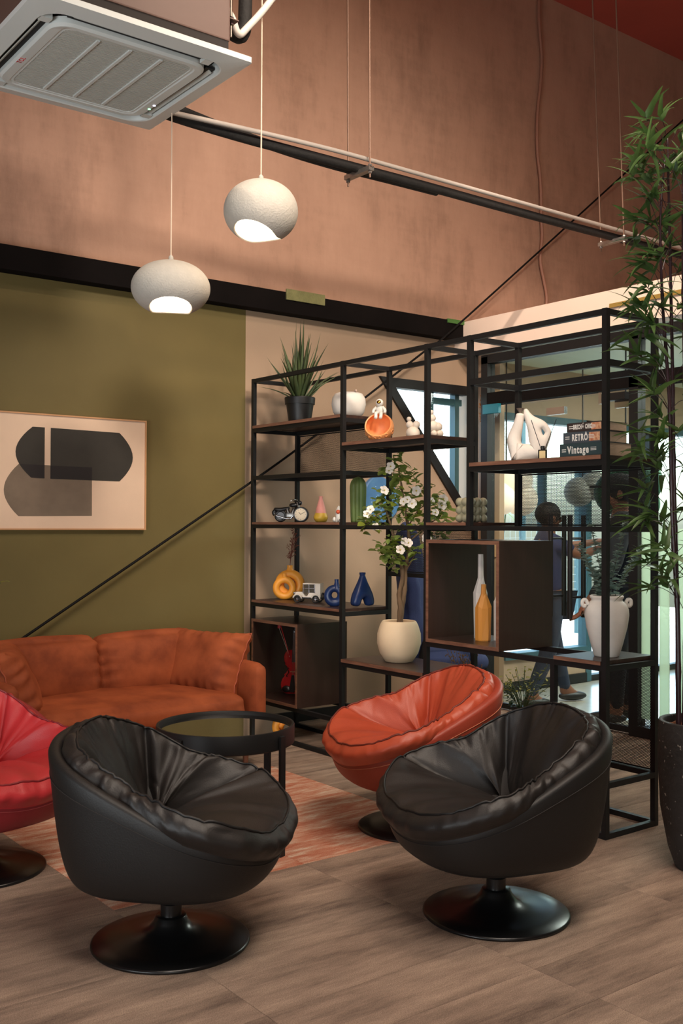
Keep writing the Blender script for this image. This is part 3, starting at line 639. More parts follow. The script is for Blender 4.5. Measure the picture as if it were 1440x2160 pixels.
softbox((-sx+.02, .30, .15), (sx-.02, .46, .62), (0, .01, 0), .05).build('backrest', VEL, so, True)
for s in (-1, 1): softbox((s*sx-.045, -.43, .15), (s*sx+.045, .44, .575), (.010, 0, .01), .042, 14).build('arm', VEL, so, True)
for s in (-1, 1):
    b_ = softbox((-.31, -.10, -.18), (.31, .10, .18), (.012, .05, .02), .06, 24, .007, s*5)
    for i, v in enumerate(b_.v): b_.v[i] = T(s*.31-.005, .20, .535) @ RX(-.18) @ v
    b_.build('back_cushion', VEL, so, True)
def pillow(w, h, t, name, m, par, M, pm, wr=.012, n=44, seed=0):
    vs = []; fs = []; bor = []
    for sd in (1, -1):
        for j in range(n+1):
            for i in range(n+1):
                x, y = -1+2*i/n, -1+2*j/n; e = ((1-x**4)*(1-y**4)); th = t/2*max(e, 0)**.48
                rx = x*(1-.05*(1-abs(x))*abs(y)); X = w/2*x*(1-.09*(1-y*y)*0-.06*(1-abs(y))**0*0); Y = h/2*y
                X = w/2*x*(.93+.07*abs(y)**2); Y = h/2*y*(.93+.07*abs(x)**2)
                k = max(abs(x), abs(y)); ew = sm(.55, .95, k)
                arcp = (Y if abs(x) > abs(y) else X)
                wv = wr*ew*(1-sm(.97, 1, k)*.6)*(sin(arcp*95+2.5*noise.noise(Vector((X*8+seed, Y*8, sd))))+.5*sin(arcp*47+seed))
                lump = .016*noise.noise(Vector((X*6+seed, Y*6, sd*3)))*max(e, 0)
                vs.append(Vector((X, Y, sd*(th+lump)+wv*.8)))
        b0 = 0 if sd == 1 else (n+1)**2
        for j in range(n):
            for i in range(n): a = b0+j*(n+1)+i; fs.append((a, a+1, a+n+2, a+n+1) if sd == 1 else (a, a+n+1, a+n+2, a+1))
    bo = [j for j in range(n)]+[j*(n+1)+n for j in range(n)]+[n*(n+1)+n-j for j in range(n)]+[(n-j)*(n+1) for j in range(n)]
    o = MB().add(vs, fs, M).build(name, m, par, True)
    MB().tube([M @ vs[b] for b in bo], .004, 6, closed=True).build('piping', pm, o, True)
    return o
def basis(nrm, upv, c):
    z = Vector(nrm).normalized(); x = Vector(upv).cross(z).normalized(); y = z.cross(x); Mx = Matrix((x, y, z)).transposed().to_4x4(); Mx.translation = c; return Mx
pillow(.56, .40, .23, 'arm_cushion', VEL, so, basis((-.86, -.30, .42), (0, 0, 1), (.565, -.02, .545)), VELP, .010, seed=1)
pillow(.56, .40, .23, 'arm_cushion', VEL, so, basis((.86, -.30, .42), (0, 0, 1), (-.565, -.04, .535)), VELP, .012, seed=8)
LEGW = mat('leg_wood', (96, 62, 46), .5, var=.15, scale=10)
for a in (-1, 1):
    for b in (-.36, .38): MB().lathe([(.013, 0), (.02, .15)], 14, T(a*(sx-.06), b, 0), cap1=True).build('leg', LEGW, so, auto=40)
# ------------------------------------------------------------------ coffee table
ct = thing('coffee_table', 'round black coffee table with a tinted glass top and slim legs', 'table', (2.268, 3.752, 0), heading(0, 1))
MB().lathe([(.272, .43), (.288, .43), (.291, .434), (.291, .502), (.289, .508), (.280, .508), (.277, .502), (.274, .488)], 72, cap0=False).lathe([(.0, .43), (.273, .43), (.273, .436), (0, .436)], 72, cap0=False).build('rim', BLACK, ct, auto=35)
MB().lathe([(.0, .484), (.276, .484), (.276, .492), (0, .492)], 72, cap0=False).build('glass_top', glass_mat('smoked_glass', (170, 166, 152), 2.2), ct, auto=35)
gd = MB()
for k in range(26):
    a, r = rnd.uniform(0, 2*PI), rnd.uniform(.02, .2); x, y = r*cos(a), r*sin(a); b = rnd.uniform(0, 2*PI); l_ = rnd.uniform(.02, .07)
    gd.tube(bez([(x, y, .44), (x+l_*.5*cos(b), y+l_*.5*sin(b), .444+rnd.uniform(0, .02)), (x+l_*cos(b+.5), y+l_*sin(b+.5), .442)], 3), .0012, 4)
o = gd.build('gold_wire', mat('gold_wire', (214, 178, 92), .25, 1), ct); o['kind'] = 'stuff'
for a in (-34, 58, 148, 238):
    ar = math.radians(a); MB().box((-.016, -.006, 0), (.016, .006, .487), T(.3*cos(ar), .3*sin(ar), 0) @ RZ(ar+PI/2), bev=.002).build('leg', BLACK, ct)
# ------------------------------------------------------------------ leaves
def leaf_mesh(name, L, w, fold=.25, curl=.3, n=6, prof=None):
    vs = []; fs = []
    for i in range(n+1):
        t = i/n; ww = w/2*(prof(t) if prof else sin(PI*min(1, t*1.0))**.8*(1-.25*t)); x = L*t; z = -curl*L*t*t
        vs += [(x*(1-.2*curl*t), -ww, z+ww*fold), (x*(1-.2*curl*t), 0, z), (x*(1-.2*curl*t), ww, z+ww*fold)]
    for i in range(n):
        a = 3*i; fs += [(a, a+1, a+4, a+3), (a+1, a+2, a+5, a+4)]
    me = bpy.data.meshes.new(name); me.from_pydata(vs, [], fs); me.polygons.foreach_set('use_smooth', [True]*len(fs)); return me
def leaf_mat(name, c, c2, rough=.45, trans=.25):
    M = mat(name, c, rough, rgb2=c2, scale=14, rand=.22); n = M.node_tree.nodes; l = M.node_tree.links; b = n['Principled BSDF']
    t = n.new('ShaderNodeBsdfTranslucent'); t.inputs[0].default_value = (*lin(tuple(min(255, x*1.2) for x in c)), 1); mx = n.new('ShaderNodeMixShader'); mx.inputs[0].default_value = trans
    l.new(b.outputs[0], mx.inputs[1]); l.new(t.outputs[0], mx.inputs[2]); l.new(mx.outputs[0], n['Material Output'].inputs[0]); return M
def orient(p, d, roll=0, s=1):
    d = Vector(d).normalized(); y = Vector((0, 0, 1)).cross(d)
    if y.length < 1e-3: y = Vector((0, 1, 0))
    y.normalize(); z = d.cross(y); M = Matrix((d, y, z)).transposed().to_4x4() @ RX(roll) @ Matrix.Scale(s, 4); M.translation = p; return M
def put_leaf(name, me, parent, p, d, roll=0, s=1): return link_mesh(name, me, parent, orient(p, d, roll, s))
# ------------------------------------------------------------------ things on the shelves
XM = 3.78
# aloe-like plant in a black pot
t = thing('potted_aloe', 'spiky green plant in a black plastic pot on the top left shelf', 'plant', (3.765, 5.345, 1.985))
MB().lathe([(.066, 0), (.070, .003), (.088, .125), (.095, .125), (.098, .165), (.096, .169), (.090, .166), (.088, .14), (0, .138)], 40).build('pot', BLACKP, t, auto=30)
MB().lathe([(.0, .148), (.088, .142)], 24, cap0=False).build('soil', mat('soil', (52, 38, 28), .95, var=.4, scale=60, bump=1, bscale=90), t)
AL = leaf_mat('aloe_green', (82, 94, 56), (52, 68, 40), .45, .05)
def blade(L, w, bend, n=9):
    vs = []; fs = []
    for i in range(n+1):
        u = i/n; ww = w/2*(1-u**1.7)*(.8+.6*u*(1-u)); z = L*u; x = bend*L*u*u
        vs += [(x, -ww, z), (x-ww*.55, 0, z), (x, ww, z), (x+ww*.25, 0, z)]
    for i in range(n):
        a = 4*i
        for k in range(4): fs.append((a+k, a+(k+1) % 4, a+4+(k+1) % 4, a+4+k))
    return vs, fs
for k in range(48):
    a = k*2.4+rnd.uniform(-.4, .4); ti = .06+.85*(k/48)**1.5+rnd.uniform(0, .12); L = rnd.uniform(.34, .50)*(1.12-.55*(k/48)); 
    if k in (3, 9): L = .52
    v, f = blade(L, rnd.uniform(.030, .042), rnd.uniform(-.35, .35)*(.2+ti))
    o = MB().add(v, f).build('blade', AL, t, True); o.matrix_basis = T(.03*cos(a)*ti, .03*sin(a)*ti, .14) @ RZ(a) @ RY(ti)
# white apple pot
t = thing('apple_vase', 'white matte apple shaped vase on the top shelf beside the aloe', 'vase', (3.80, 4.885, 1.985))
pr = [(.055, 0), (.072, .006), (.094, .04), (.104, .085), (.100, .122), (.083, .15), (.06, .158), (.04, .152), (.02, .14), (0, .135)]
MB().lathe(pr, 44).build('body', WHITE, t, auto=60)
MB().tube(bez([(0.0, -.052, .152), (.0, -.062, .163), (-.006, -.078, .166), (-.012, -.086, .156)], 4), [.005]*12+[.004], 8).build('stalk', mat('pinkish_ceramic', (214, 186, 170), .6), t)
# astronaut on a cratered bowl
t = thing('astronaut_bowl', 'orange cratered open bowl with a small white astronaut sitting on its rim', 'ornament', (3.775, 4.565, 1.82), math.radians(-52))
OB = mat('orange_resin', (236, 156, 96), .5, var=.05, scale=10); OBI = mat('orange_glaze', (226, 138, 70), .3)
vs = []; fs = []; nu, nv = 48, 24
for s, R in ((0, .086), (1, .079)):
    for j in range(nv+1):
        ph = .0+(PI*.64)*j/nv
        for i in range(nu):
            a = 2*PI*i/nu; vs.append(Vector((R*sin(ph)*cos(a), R*sin(ph)*sin(a), -R*cos(ph))))
for s in (0, 1):
    b = s*(nv+1)*nu
    for j in range(nv):
        for i in range(nu): k = (i+1) % nu; fs.append((b+j*nu+i, b+j*nu+k, b+(j+1)*nu+k, b+(j+1)*nu+i))
b = (nv+1)*nu; fs += [(nv*nu+i, nv*nu+(i+1) % nu, b+nv*nu+(i+1) % nu, b+nv*nu+i) for i in range(nu)]
ob = MB().add(vs, fs, T(0, 0, .086) @ RX(math.radians(64))); bo = ob.build('bowl', OB, t, auto=70)
MB().lathe([(.045, 0), (.05, .004), (.036, .02), (0, .022)], 24).build('foot', OB, t, auto=40)
for a, z, r in ((-.9, .03, .014), (-.35, .022, .018), (.25, .026, .015), (.8, .04, .016), (1.35, .06, .018), (-1.4, .05, .014)):
    rr = math.sqrt(max(.0001, .086**2-(z-.086)**2)); c = Vector((rr*sin(a), -rr*cos(a)*.995, z)); n_ = (c-Vector((0, 0, .086))).normalized()
    pth = []; ax = n_.orthogonal().normalized(); ay = n_.cross(ax)
    for k in range(14): th = 2*PI*k/14; pth.append(c+(ax*cos(th)+ay*sin(th))*r*.6+n_*-.001)
    MB().tube(pth, .0032, 6, closed=True).build('crater', OB, bo, True)
AW = mat('astronaut_white', (228, 224, 216), .45); VIS = mat('gold_visor', (214, 170, 70), .12, 1)
MB().ball((0, .005, .184), (.017, .014, .021)).build('suit', AW, t, True)
hm = MB().ball((0, -.0, .216), .0175).build('helmet', AW, t, True)
MB().ball((0, -.008, .217), (.012, .011, .011)).build('visor', VIS, hm, True)
MB().box((-.012, .012, .168), (.012, .024, .20), bev=.004).build('backpack', AW, t)
for s in (-1, 1):
    MB().tube(bez([(s*.014, .002, .196), (s*.026, -.004, .182), (s*.026, -.010, .168)], 4), [.007]*8+[.006], 8).build('arm', AW, t, True)
    MB().tube(bez([(s*.008, 0, .170), (s*.012, -.018, .166), (s*.011, -.024, .150), (s*.011, -.030, .145)], 4), [.008]*12+[.007], 8).build('leg', AW, t, True)
for o in t.children_recursive:
    if o.name.split('.')[0] in ('suit', 'helmet', 'visor', 'backpack', 'arm', 'leg') and o.parent == t: o.matrix_basis = T(0, -.012, .160) @ Matrix.Scale(1.28, 4) @ T(0, .012, -.160)
# bubble figures
BUB = mat('bubble_white', (222, 208, 192), .7, bump=.06, bscale=200)
def bubbles(loc, lab, balls):
    t = thing('bubble_figurine', lab, 'figurine', loc, math.radians(-38), 'white bubble figurines')
    for n_, x, y, z, r in balls: MB().ball((x, y, z), r, 22, 14).build(n_, BUB, t, True)
bubbles((3.79, 4.29, 1.82), 'white bubble figurine with one big round body, left of the shelf post', [('body', 0, 0, .037, .039), ('bubble', -.018, 0, .085, .021), ('bubble', .02, 0, .086, .021), ('bubble', -.022, 0, .116, .0135), ('bubble', .0, .02, .075, .02)])
bubbles((3.77, 4.105, 1.82), 'white bubble figurine stacked taller, right of the shelf post', [('body', .002, 0, .062, .030), ('bubble', .026, 0, .058, .026), ('bubble', .036, 0, .022, .022), ('bubble', -.022, 0, .019, .019), ('bubble', -.004, 0, .105, .021), ('bubble', -.008, 0, .137, .013), ('bubble', .005, -.02, .02, .018)])
# knotted white vase
t = thing('knot_vase', 'white sculptural vase with two looping arms on the upper right shelf', 'vase', (3.785, 3.445, 1.655), math.radians(-52))
nd = {'b': ((0, 0, .046), .046), 'bl': ((-.044, 0, .050), .046), 'br': ((.046, 0, .050), .046), 'l1': ((-.066, 0, .105), .041), 'l2': ((-.045, 0, .172), .029), 'l3': ((-.032, 0, .226), .022), 'l4': ((-.031, 0, .246), .024),
      'r1': ((.046, 0, .110), .042), 'r2': ((.036, 0, .185), .033), 'r3': ((.002, 0, .235), .020), 'r4': ((-.006, 0, .266), .009),
      'h1': ((.078, 0, .190), .021), 'h2': ((.106, 0, .150), .017), 'h3': ((.092, 0, .105), .024)}
skin('body', nd, [('b', 'bl'), ('b', 'br'), ('bl', 'l1'), ('l1', 'l2'), ('l2', 'l3'), ('l3', 'l4'), ('br', 'r1'), ('r1', 'r2'), ('r2', 'r3'), ('r3', 'r4'), ('r2', 'h1'), ('h1', 'h2'), ('h2', 'h3'), ('h3', 'r1')], 'b', mat('plaster_white', (226, 216, 206), .75, bump=.15, bscale=60), t, 3)
MB().lathe([(.062, 0), (.062, .012)], 28, T(0, 0, 0) @ Matrix.Diagonal((1, .6, 1, 1)), cap1=True).build('foot', WHITE, t, auto=40)
MB().lathe([(.019, 0), (.0, -.03)], 20, T(-.031, 0, .268), cap0=False).build('mouth', mat('vase_inside', (120, 104, 92), .9), t)
# reed diffuser
t = thing('reed_diffuser', 'small dark reed diffuser bottle with a cream label and two black sticks', 'diffuser', (3.72, 3.283, 1.655), math.radians(-52))
bo = MB().box((-.021, -.021, 0), (.021, .021, .052), bev=.004).build('bottle', mat('smoked_bottle', (26, 22, 20), .1), t); MB().box((-.015, -.0222, .006), (.013, -.021, .046)).build('paper_label', mat('cream_label', (214, 190, 140), .7), bo)
MB().lathe([(.009, .05), (.009, .07), (.006, .07)], 16, cap1=True).build('neck', BLACKP, t, auto=40)
for s, dx in ((-1, -.055), (1, .062)): MB().tube([(0, 0, .03), (dx, 0, .195)], .0017, 6).build('reed', BLACKP, t)
# books
bx0 = 3.63
for k, (z0, h, y0, y1, dep, c, txt, ts, tc, lab, oc) in enumerate((
    (1.655, .062, 2.860, 3.101, .205, (48, 66, 70), 'Vintage', .052, -.028, 'dark teal hardcover book lettered Vintage, bottom of the stack', None),
    (1.7175, .050, 2.872, 3.081, .190, (66, 74, 82), 'RETRÔ', .044, -.008, 'slate hardcover book lettered RETRÔ, middle of the stack', (176, 92, 60)),
    (1.768, .040, 2.864, 3.060, .178, (56, 46, 44), 'BRECHÓ CHIC', .030, -.010, 'dark brown hardcover book lettered BRECHÓ CHIC, top of the stack', (190, 106, 70)))):
    w = y1-y0; t = thing('book', lab, 'book', (bx0, (y0+y1)/2, z0), 0, 'stacked decor books')
    BM = mat('book_cover_%d' % k, c, .45); PG = mat('paper_pages', (214, 192, 168), .9, rgb2=(184, 162, 140), scale=40, stretch=(1, 1, 30))
    MB().box((.0, -w/2, 0), (dep, w/2, .0022)).box((0, -w/2, h-.0022), (dep, w/2, h)).box((-.002, -w/2, 0), (.0025, w/2, h)).build('cover', BM, t)
    MB().box((.0026, -w/2+.004, .0023), (dep-.005, w/2-.004, h-.0023)).build('pages', PG, t)
    # spine faces -X ; text runs along -Y
    Mx = Matrix(((0, 0, -1, -.0022), (-1, 0, 0, 0), (0, 1, 0, h*.5), (0, 0, 0, 1)))
    tx = text('spine_title', txt, ts, mat('print_white', (228, 224, 216), .6), t, Mx, .0003, bold=.0016)
    xs = [v.co.x for v in tx.data.vertices]; kx = (.122, .088, .104)[k]/(max(xs)-min(xs)); ky = (.9, .92, .92)[k]
    for v in tx.data.vertices: v.co.x *= kx; v.co.y = v.co.y*ky-(0, .002, .0)[k]
    tx.matrix_basis = T(0, (.016, .010, .010)[k], 0) @ Mx
    pm_ = mat('print_white', (228, 224, 216), .6); pr_ = MB()
    for j in range(2): pr_.box((-.0024, w/2-.036, h*.5+.003-j*.009), (-.002, w/2-.012, h*.5+.0065-j*.009))
    for j in range(3): pr_.box((-.0029, -w/2+.035, h*.62-j*.006), (-.0025, -w/2+.066, h*.62-j*.006+.0022))
    pr_.build('small_print', pm_, t)['kind'] = 'stuff'
    if oc:
        MB().box((-.0024, -w/2+.004, h*.12), (-.0019, -w/2+w*.30, h*.88)).build('spine_picture', mat('cover_orange_%d' % k, oc, .5, rgb2=(222, 178, 140), scale=60), t)
# motorcycle clock
t = thing('motorcycle_clock', 'black model motorcycle with a clock face as its front wheel', 'clock', (3.745, 5.40, 1.362), -.80)
MK = mat('moto_black', (22, 22, 23), .35); CL = mat('clock_face', (226, 210, 184), .6)
# local +x = front, seen side = -y (towards the room after rotation)
rw = MB().tube([(-.072+.031*cos(a*PI/14), 0, .040+.031*sin(a*PI/14)) for a in range(28)], .0095, 10, closed=True).build('rear_wheel', MK, t, True)
MB().lathe([(.0, -.006), (.024, -.006), (.024, .006), (0, .006)], 24, T(-.072, 0, .040) @ RX(PI/2), cap0=False).build('hub', mat('dark_steel', (70, 68, 68), .35, .8), rw)
ck = MB().lathe([(0, -.022), (.044, -.022), (.048, -.018), (.048, .022), (.044, .026), (0, .026)], 40, T(.062, 0, .049) @ RX(PI/2), cap0=False).build('clock_case', MK, t, auto=40)
MB().lathe([(0, .0268), (.039, .0268), (.039, .026)], 36, T(.062, 0, .049) @ RX(PI/2), cap0=False).build('dial', CL, ck)
for a, l_, w_ in ((2.25, .020, .0022), (.55, .028, .0018)): MB().tube([(.062, -.0275, .049), (.062+l_*cos(a), -.0275, .049+l_*sin(a))], w_*.6, 6).build('hand', MK, ck)
for k in range(12):
    a = k*PI/6; MB().box((-.0009, -.0004, .029), (.0009, .0004, .035), T(.062, -.0272, .049) @ RY(a)).build('hour_mark', MK, ck)
MB().tube(bez([(-.115, 0, .083), (-.08, 0, .078), (-.04, 0, .085), (-.015, 0, .092)], 4), [.009, .012, .014, .015, .015, .015, .014, .014, .013, .012, .011, .010, .01], 8, flat=.9).build('seat', MK, t, True)
MB().ball((.012, 0, .108), (.030, .014, .015)).build('fuel_tank', MK, t, True)
MB().box((-.035, -.016, .03), (.02, .016, .06), bev=.006).lathe([(.012, 0), (.014, .008), (.012, .03), (.014, .034)], 12, T(-.02, 0, .055) @ RY(-.35), cap1=True).lathe([(.012, 0), (.014, .008), (.012, .03), (.014, .034)], 12, T(.004, 0, .055) @ RY(.35), cap1=True).build('engine', mat('engine_steel', (120, 116, 112), .3, .9), t, auto=40)
for y in (-.02, -.012): MB().tube(bez([(.015, y, .05), (.0, y, .026), (-.03, y, .022), (-.11, y, .045)], 4), .004, 8).build('exhaust_pipe', CHROME, t, True)
for y in (-.017, .017): MB().tube([(.058, y, .05), (.036, y*.8, .128)], .0035, 8).build('fork', CHROME, t)
MB().tube(bez([(-.0, -.05, .132), (.02, -.036, .142), (.034, 0, .140), (.02, .036, .142), (0, .05, .132)], 4), .0035, 8).build('handlebar', CHROME, t, True)
hl = MB().ball((.052, 0, .122), (.014, .015, .015)).build('headlamp', MK, t, True); MB().lathe([(0, .001), (.012, 0)], 16, T(.0655, 0, .122) @ RY(PI/2), cap0=False).build('lens', CHROME, hl)
MB().tube(bez([(-.11, 0, .045), (-.118, 0, .062), (-.10, 0, .078), (-.07, 0, .08)], 4), .006, 6, flat=2.2).build('fender', MK, t, True)
# pink and yellow vase
t = thing('bud_vase', 'pink bottle vase dipped in yellow, next to the motorcycle clock', 'vase', (3.765, 5.115, 1.362))
MB().lathe([(.035, .03), (.036, .05), (.031, .075), (.023, .105), (.014, .135), (.011, .150), (.014, .158), (.012, .160), (.008, .15), (.006, .12)], 32).build('neck', mat('pink_ceramic', (226, 152, 142), .45), t, auto=60)
MB().lathe([(.026, 0), (.036, .006), (.044, .024), (.044, .036), (.037, .052), (.0365, .056), (.030, .050)], 32).build('dipped_base', mat('yellow_ceramic', (216, 174, 62), .4), t, auto=60)
# small white and orange figurine
t = thing('rocket_figurine', 'small white and orange figurine half hidden behind a shelf post', 'figurine', (3.74, 4.90, 1.362))
MB().lathe([(.02, 0), (.022, .01), (.018, .03), (.021, .05), (.016, .075), (.006, .095), (0, .10)], 20).build('body', AW, t, auto=60)
MB().ball((-.014, -.012, .062), .013).build('window', mat('coral_red', (222, 96, 60), .4), t, True)
for a in (0, 2.1, 4.2): MB().ball((.028*cos(a), .028*sin(a), .016), (.012, .012, .016), 12, 8).build('fin', AW, t, True)
MB().lathe([(.024, 0), (.022, .02), (.016, .022)], 16, T(.0, -.03, 0), cap1=True).build('stand', mat('grey_resin', (140, 138, 136), .5), t, auto=40)
# cactus
t = thing('cactus_ornament', 'smooth green ribbed cactus ornament on the middle shelf', 'ornament', (3.80, 4.79, 1.362))
n_, m_ = 72, 26; vs = []; fs = []
for j in range(m_+1):
    u = j/m_; R = .050*(1-max(0, (u-.72)/.28)**2.4)**.5*(.86+.28*u-.12*u*u) if u < 1 else .0
    z = .272*(u if u < .8 else u)
    for i in range(n_): a = 2*PI*i/n_; k = 1-.20*abs(sin(a*4))**.6*0-.17*(1-abs(cos(a*4)))**1.5; vs.append((R*k*cos(a), R*k*sin(a), z))
for j in range(m_):
    for i in range(n_): k = (i+1) % n_; fs.append((j*n_+i, j*n_+k, (j+1)*n_+k, (j+1)*n_+i))
fs.append(tuple(range(n_)))
MB().add(vs, fs).build('stem', mat('cactus_green', (120, 142, 82), .5, rgb2=(98, 122, 66), scale=10), t, True)
# bubble cube candle
t = thing('bubble_cube_candle', 'sage green cube candle made of stacked round beads', 'candle', (3.775, 3.815, 1.362))
SG = mat('sage_wax', (164, 158, 130), .55); r = .0225
for i in range(3):
    for j in range(3):
        for k in range(3): MB().ball(((i-1)*.042, (j-1)*.042, r+k*.042), r, 14, 10).build('bead', SG, t, True)
MB().box((-.05, -.05, .008), (.05, .05, .11), bev=.01).build('core', SG, t)
MB().tube([(0, 0, .12), (.001, 0, .15)], .0014, 6).build('wick', mat('wick', (236, 230, 214), .9), t)
# orange donut vases
OV = mat('mustard_ceramic', (244, 164, 58), .42)
def donut(loc, lab, R, r, nr, nh, rz, sy=1, nm='donut_vase'):
    t = thing(nm, lab, 'vase', loc, rz)
    MB().tube([(R*cos(2*PI*k/48), 0, R*sin(2*PI*k/48)+R+r*.98) for k in range(48)], r, 20, closed=True).build('ring', OV, t, True)
    MB().lathe([(nr*1.35, 0), (nr, .014), (nr, nh), (nr*.75, nh), (nr*.7, nh-.02)], 24, T(0, 0, 2*R+r*1.75), cap0=True).build('neck', OV, t, auto=40); return t
vz = math.radians(-34)
donut((3.752, 5.49, .862), 'small mustard ring vase with an open centre, in front of the larger one', .053, .0225, .012, .024, vz)
t = donut((3.805, 5.505, .862), 'large mustard ring vase holding dry reddish twigs, behind the small ring vase', .066, .031, .018, .034, vz)
tw = thing('dried_twigs', 'dry reddish brown twigs standing in the large mustard ring vase', 'dried flowers', (3.805, 5.505, 1.085))
TWM = mat('twig_red', (120, 66, 50), .8, var=.25, scale=30)
for k in range(7):
    a = rnd.uniform(0, 2*PI); h = rnd.uniform(.13, .23); sp_ = rnd.uniform(.02, .085); b = MB(); e = (sp_*cos(a), sp_*sin(a), h)
    pth = bez([(0, 0, -.02), (e[0]*.25, e[1]*.25, h*.45), e], 6); b.tube(pth, .0013, 5)
    for q_ in range(5):
        p = pth[4+q_*2 if 4+q_*2 < len(pth) else -1]; d = Vector((rnd.uniform(-.03, .03), rnd.uniform(-.03, .03), rnd.uniform(.015, .045))); b.tube([p, p+d], .0009, 4)
        for w_ in range(7): c = p+d*rnd.uniform(.4, 1.1)+Vector((rnd.uniform(-.005, .005), rnd.uniform(-.005, .005), rnd.uniform(-.005, .005))); b.ball(c, rnd.uniform(.0016, .0032), 6, 4)
    b.build('twig', TWM, tw)
# vintage model car
t = thing('model_car', 'white vintage model car with chrome windows beside the mustard vases', 'model car', (3.745, 5.21, .862), -.95)
CW = mat('car_white', (224, 214, 202), .35); TY = mat('tyre', (22, 22, 22), .6)
# local +x = rear (right in the photograph)
MB().box((-.088, -.030, .026), (.085, .030, .036), bev=.003).build('chassis', MK, t)
MB().box((-.085, -.022, .034), (-.028, .022, .066), bev=.007).build('bonnet', CW, t)
MB().prism([(-.03, .034), (.085, .034), (.085, .066), (.058, .07), (.05, .062), (.012, .062), (.0, .04), (-.016, .04), (-.03, .066)], 'y', -.033, .033).build('cabin', CW, t)
MB().box((.052, -.034, .06), (.086, .034, .117), bev=.003).build('rear_hood', CW, t)
MB().box((-.028, -.035, .114), (.086, .035, .121), bev=.003).build('roof', CW, t)
MB().box((-.02, -.031, .062), (.05, .031, .113)).build('window_block', mat('car_window', (90, 86, 78), .1, .3), t)
for x in (-.026, .012, .05):
    for y in (-.033, .033): MB().box((x-.0025, y-.0015, .06), (x+.0025, y+.0015, .116)).build('window_post', CHROME, t)
MB().box((-.028, -.034, .088), (.05, -.0315, .091)).build('window_rail', CHROME, t)
MB().box((-.0885, -.02, .034), (-.085, .02, .064)).build('radiator', CHROME, t)
for y in (-.022, .022): MB().ball((-.088, y, .058), .008, 14, 8).build('headlamp', CHROME, t, True)
for x in (-.064, .056):
    for y in (-.036, .036):
        w = MB().tube([(x+.0195*cos(a*PI/12), y, .0225+.0195*sin(a*PI/12)) for a in range(24)], .0042, 8, closed=True).build('wheel', TY, t, True)
        sp2 = MB().lathe([(.006, -.004), (.006, .004)], 12, T(x, y, .0225) @ RX(PI/2), cap1=True)
        for k in range(10): a = k*PI/5; sp2.tube([(x, y, .0225), (x+.018*cos(a), y, .0225+.018*sin(a))], .0012, 4)
        sp2.build('spokes', CHROME, w)
        MB().tube([(x+.027*cos(a*PI/10+.1), y*.97, .0225+.027*sin(a*PI/10+.1)) for a in range(0, 10)], .0035, 6, flat=2).build('mudguard', CW, t, True)
sw = MB().tube([(.092, .026*cos(a*PI/12)*.75, .04+.0195*sin(a*PI/12)) for a in range(24)], .0045, 8, closed=True).build('spare_wheel', TY, t, True)
# blue vases
BL = mat('blue_glaze', (32, 56, 104), .28, rgb2=(24, 44, 88), scale=6)
t = thing('loop_vase', 'small glossy blue vase with a looped body, partly behind a shelf post', 'vase', (3.70, 4.885, .862), math.radians(-38))
MB().tube([(.040*cos(2*PI*k/40), 0, .040*sin(2*PI*k/40)*1.05+.064) for k in range(40)], [.024+.003*sin(2*PI*k/40)*-1 for k in range(40)], 16, closed=True).build('ring', BL, t, True)
MB().lathe([(.024, .11), (.017, .13), (.012, .15), (.013, .164), (.009, .164), (.008, .14)], 20, T(.012, 0, -.004), cap0=True).build('neck', BL, t, auto=60)
t = thing('wishbone_vase', 'tall glossy blue vase split into two legs, right end of lower shelf', 'vase', (3.80, 4.745, .862), math.radians(-5))
skin('body', {'n': ((0, 0, .195), .018), 'n1': ((0, 0, .168), .021), 'c': ((0, 0, .122), .040), 'l1': ((-.034, 0, .080), .037), 'l2': ((-.049, 0, .03), .034), 'l3': ((-.050, 0, .004), .029), 'r1': ((.034, 0, .080), .037), 'r2': ((.049, 0, .03), .034), 'r3': ((.050, 0, .004), .029)},
     [('n', 'n1'), ('n1', 'c'), ('c', 'l1'), ('l1', 'l2'), ('l2', 'l3'), ('c', 'r1'), ('r1', 'r2'), ('r2', 'r3')], 'c', BL, t, 3)
MB().lathe([(.0165, .185), (.0195, .204), (.015, .204), (.012, .19)], 20, cap0=False).build('lip', BL, t, auto=60)
# faceted bottles in the right box
def bottle(loc, lab, H, R, rn, m, sh0, sh1, group='faceted bottles in the right box', n=9):
    t = thing('faceted_bottle', lab, 'bottle', loc, rnd.uniform(0, 1), group)
    vs = []; fs = []; prof = [(R*.97, 0), (R, H*.02), (R*1.02, H*sh0), (rn*1.25, H*sh1), (rn, H*(sh1+.04)), (rn*.95, H), (rn*.6, H), (rn*.55, H*.94)]
    jit = [[1+rnd.uniform(-.07, .07) for _ in range(n)] for _ in prof]; ja = [rnd.uniform(-.16, .16) for _ in range(n)]
    for j, (r, z) in enumerate(prof):
        for i in range(n): a = 2*PI*i/n+ja[i]; k = jit[j if j > 1 else 1][i]; vs.append((r*k*cos(a), r*k*sin(a), z+(0 if j < 1 or j > 4 else rnd.uniform(-.008, .008))))
    for j in range(len(prof)-1):
        for i in range(n): k = (i+1) % n; fs.append((j*n+i, j*n+k, (j+1)*n+k, (j+1)*n+i))
    fs.append(tuple(range(n))); MB().add(vs, fs).build('body', m, t)
FW = mat('paper_white', (228, 222, 214), .55); FO = mat('paper_ochre', (218, 146, 62), .5)
bottle((3.82, 3.79, .7635), 'tall white faceted bottle in the right cubby box', .435, .037, .0145, FW, .54, .69)
bottle((3.755, 3.705, .7635), 'ochre faceted bottle in front of the white ones', .285, .040, .014, FO, .60, .80)
bottle((3.83, 3.66, .7635), 'white faceted bottle mostly hidden behind the side of the right cubby box', .30, .036, .014, FW, .66, .80)
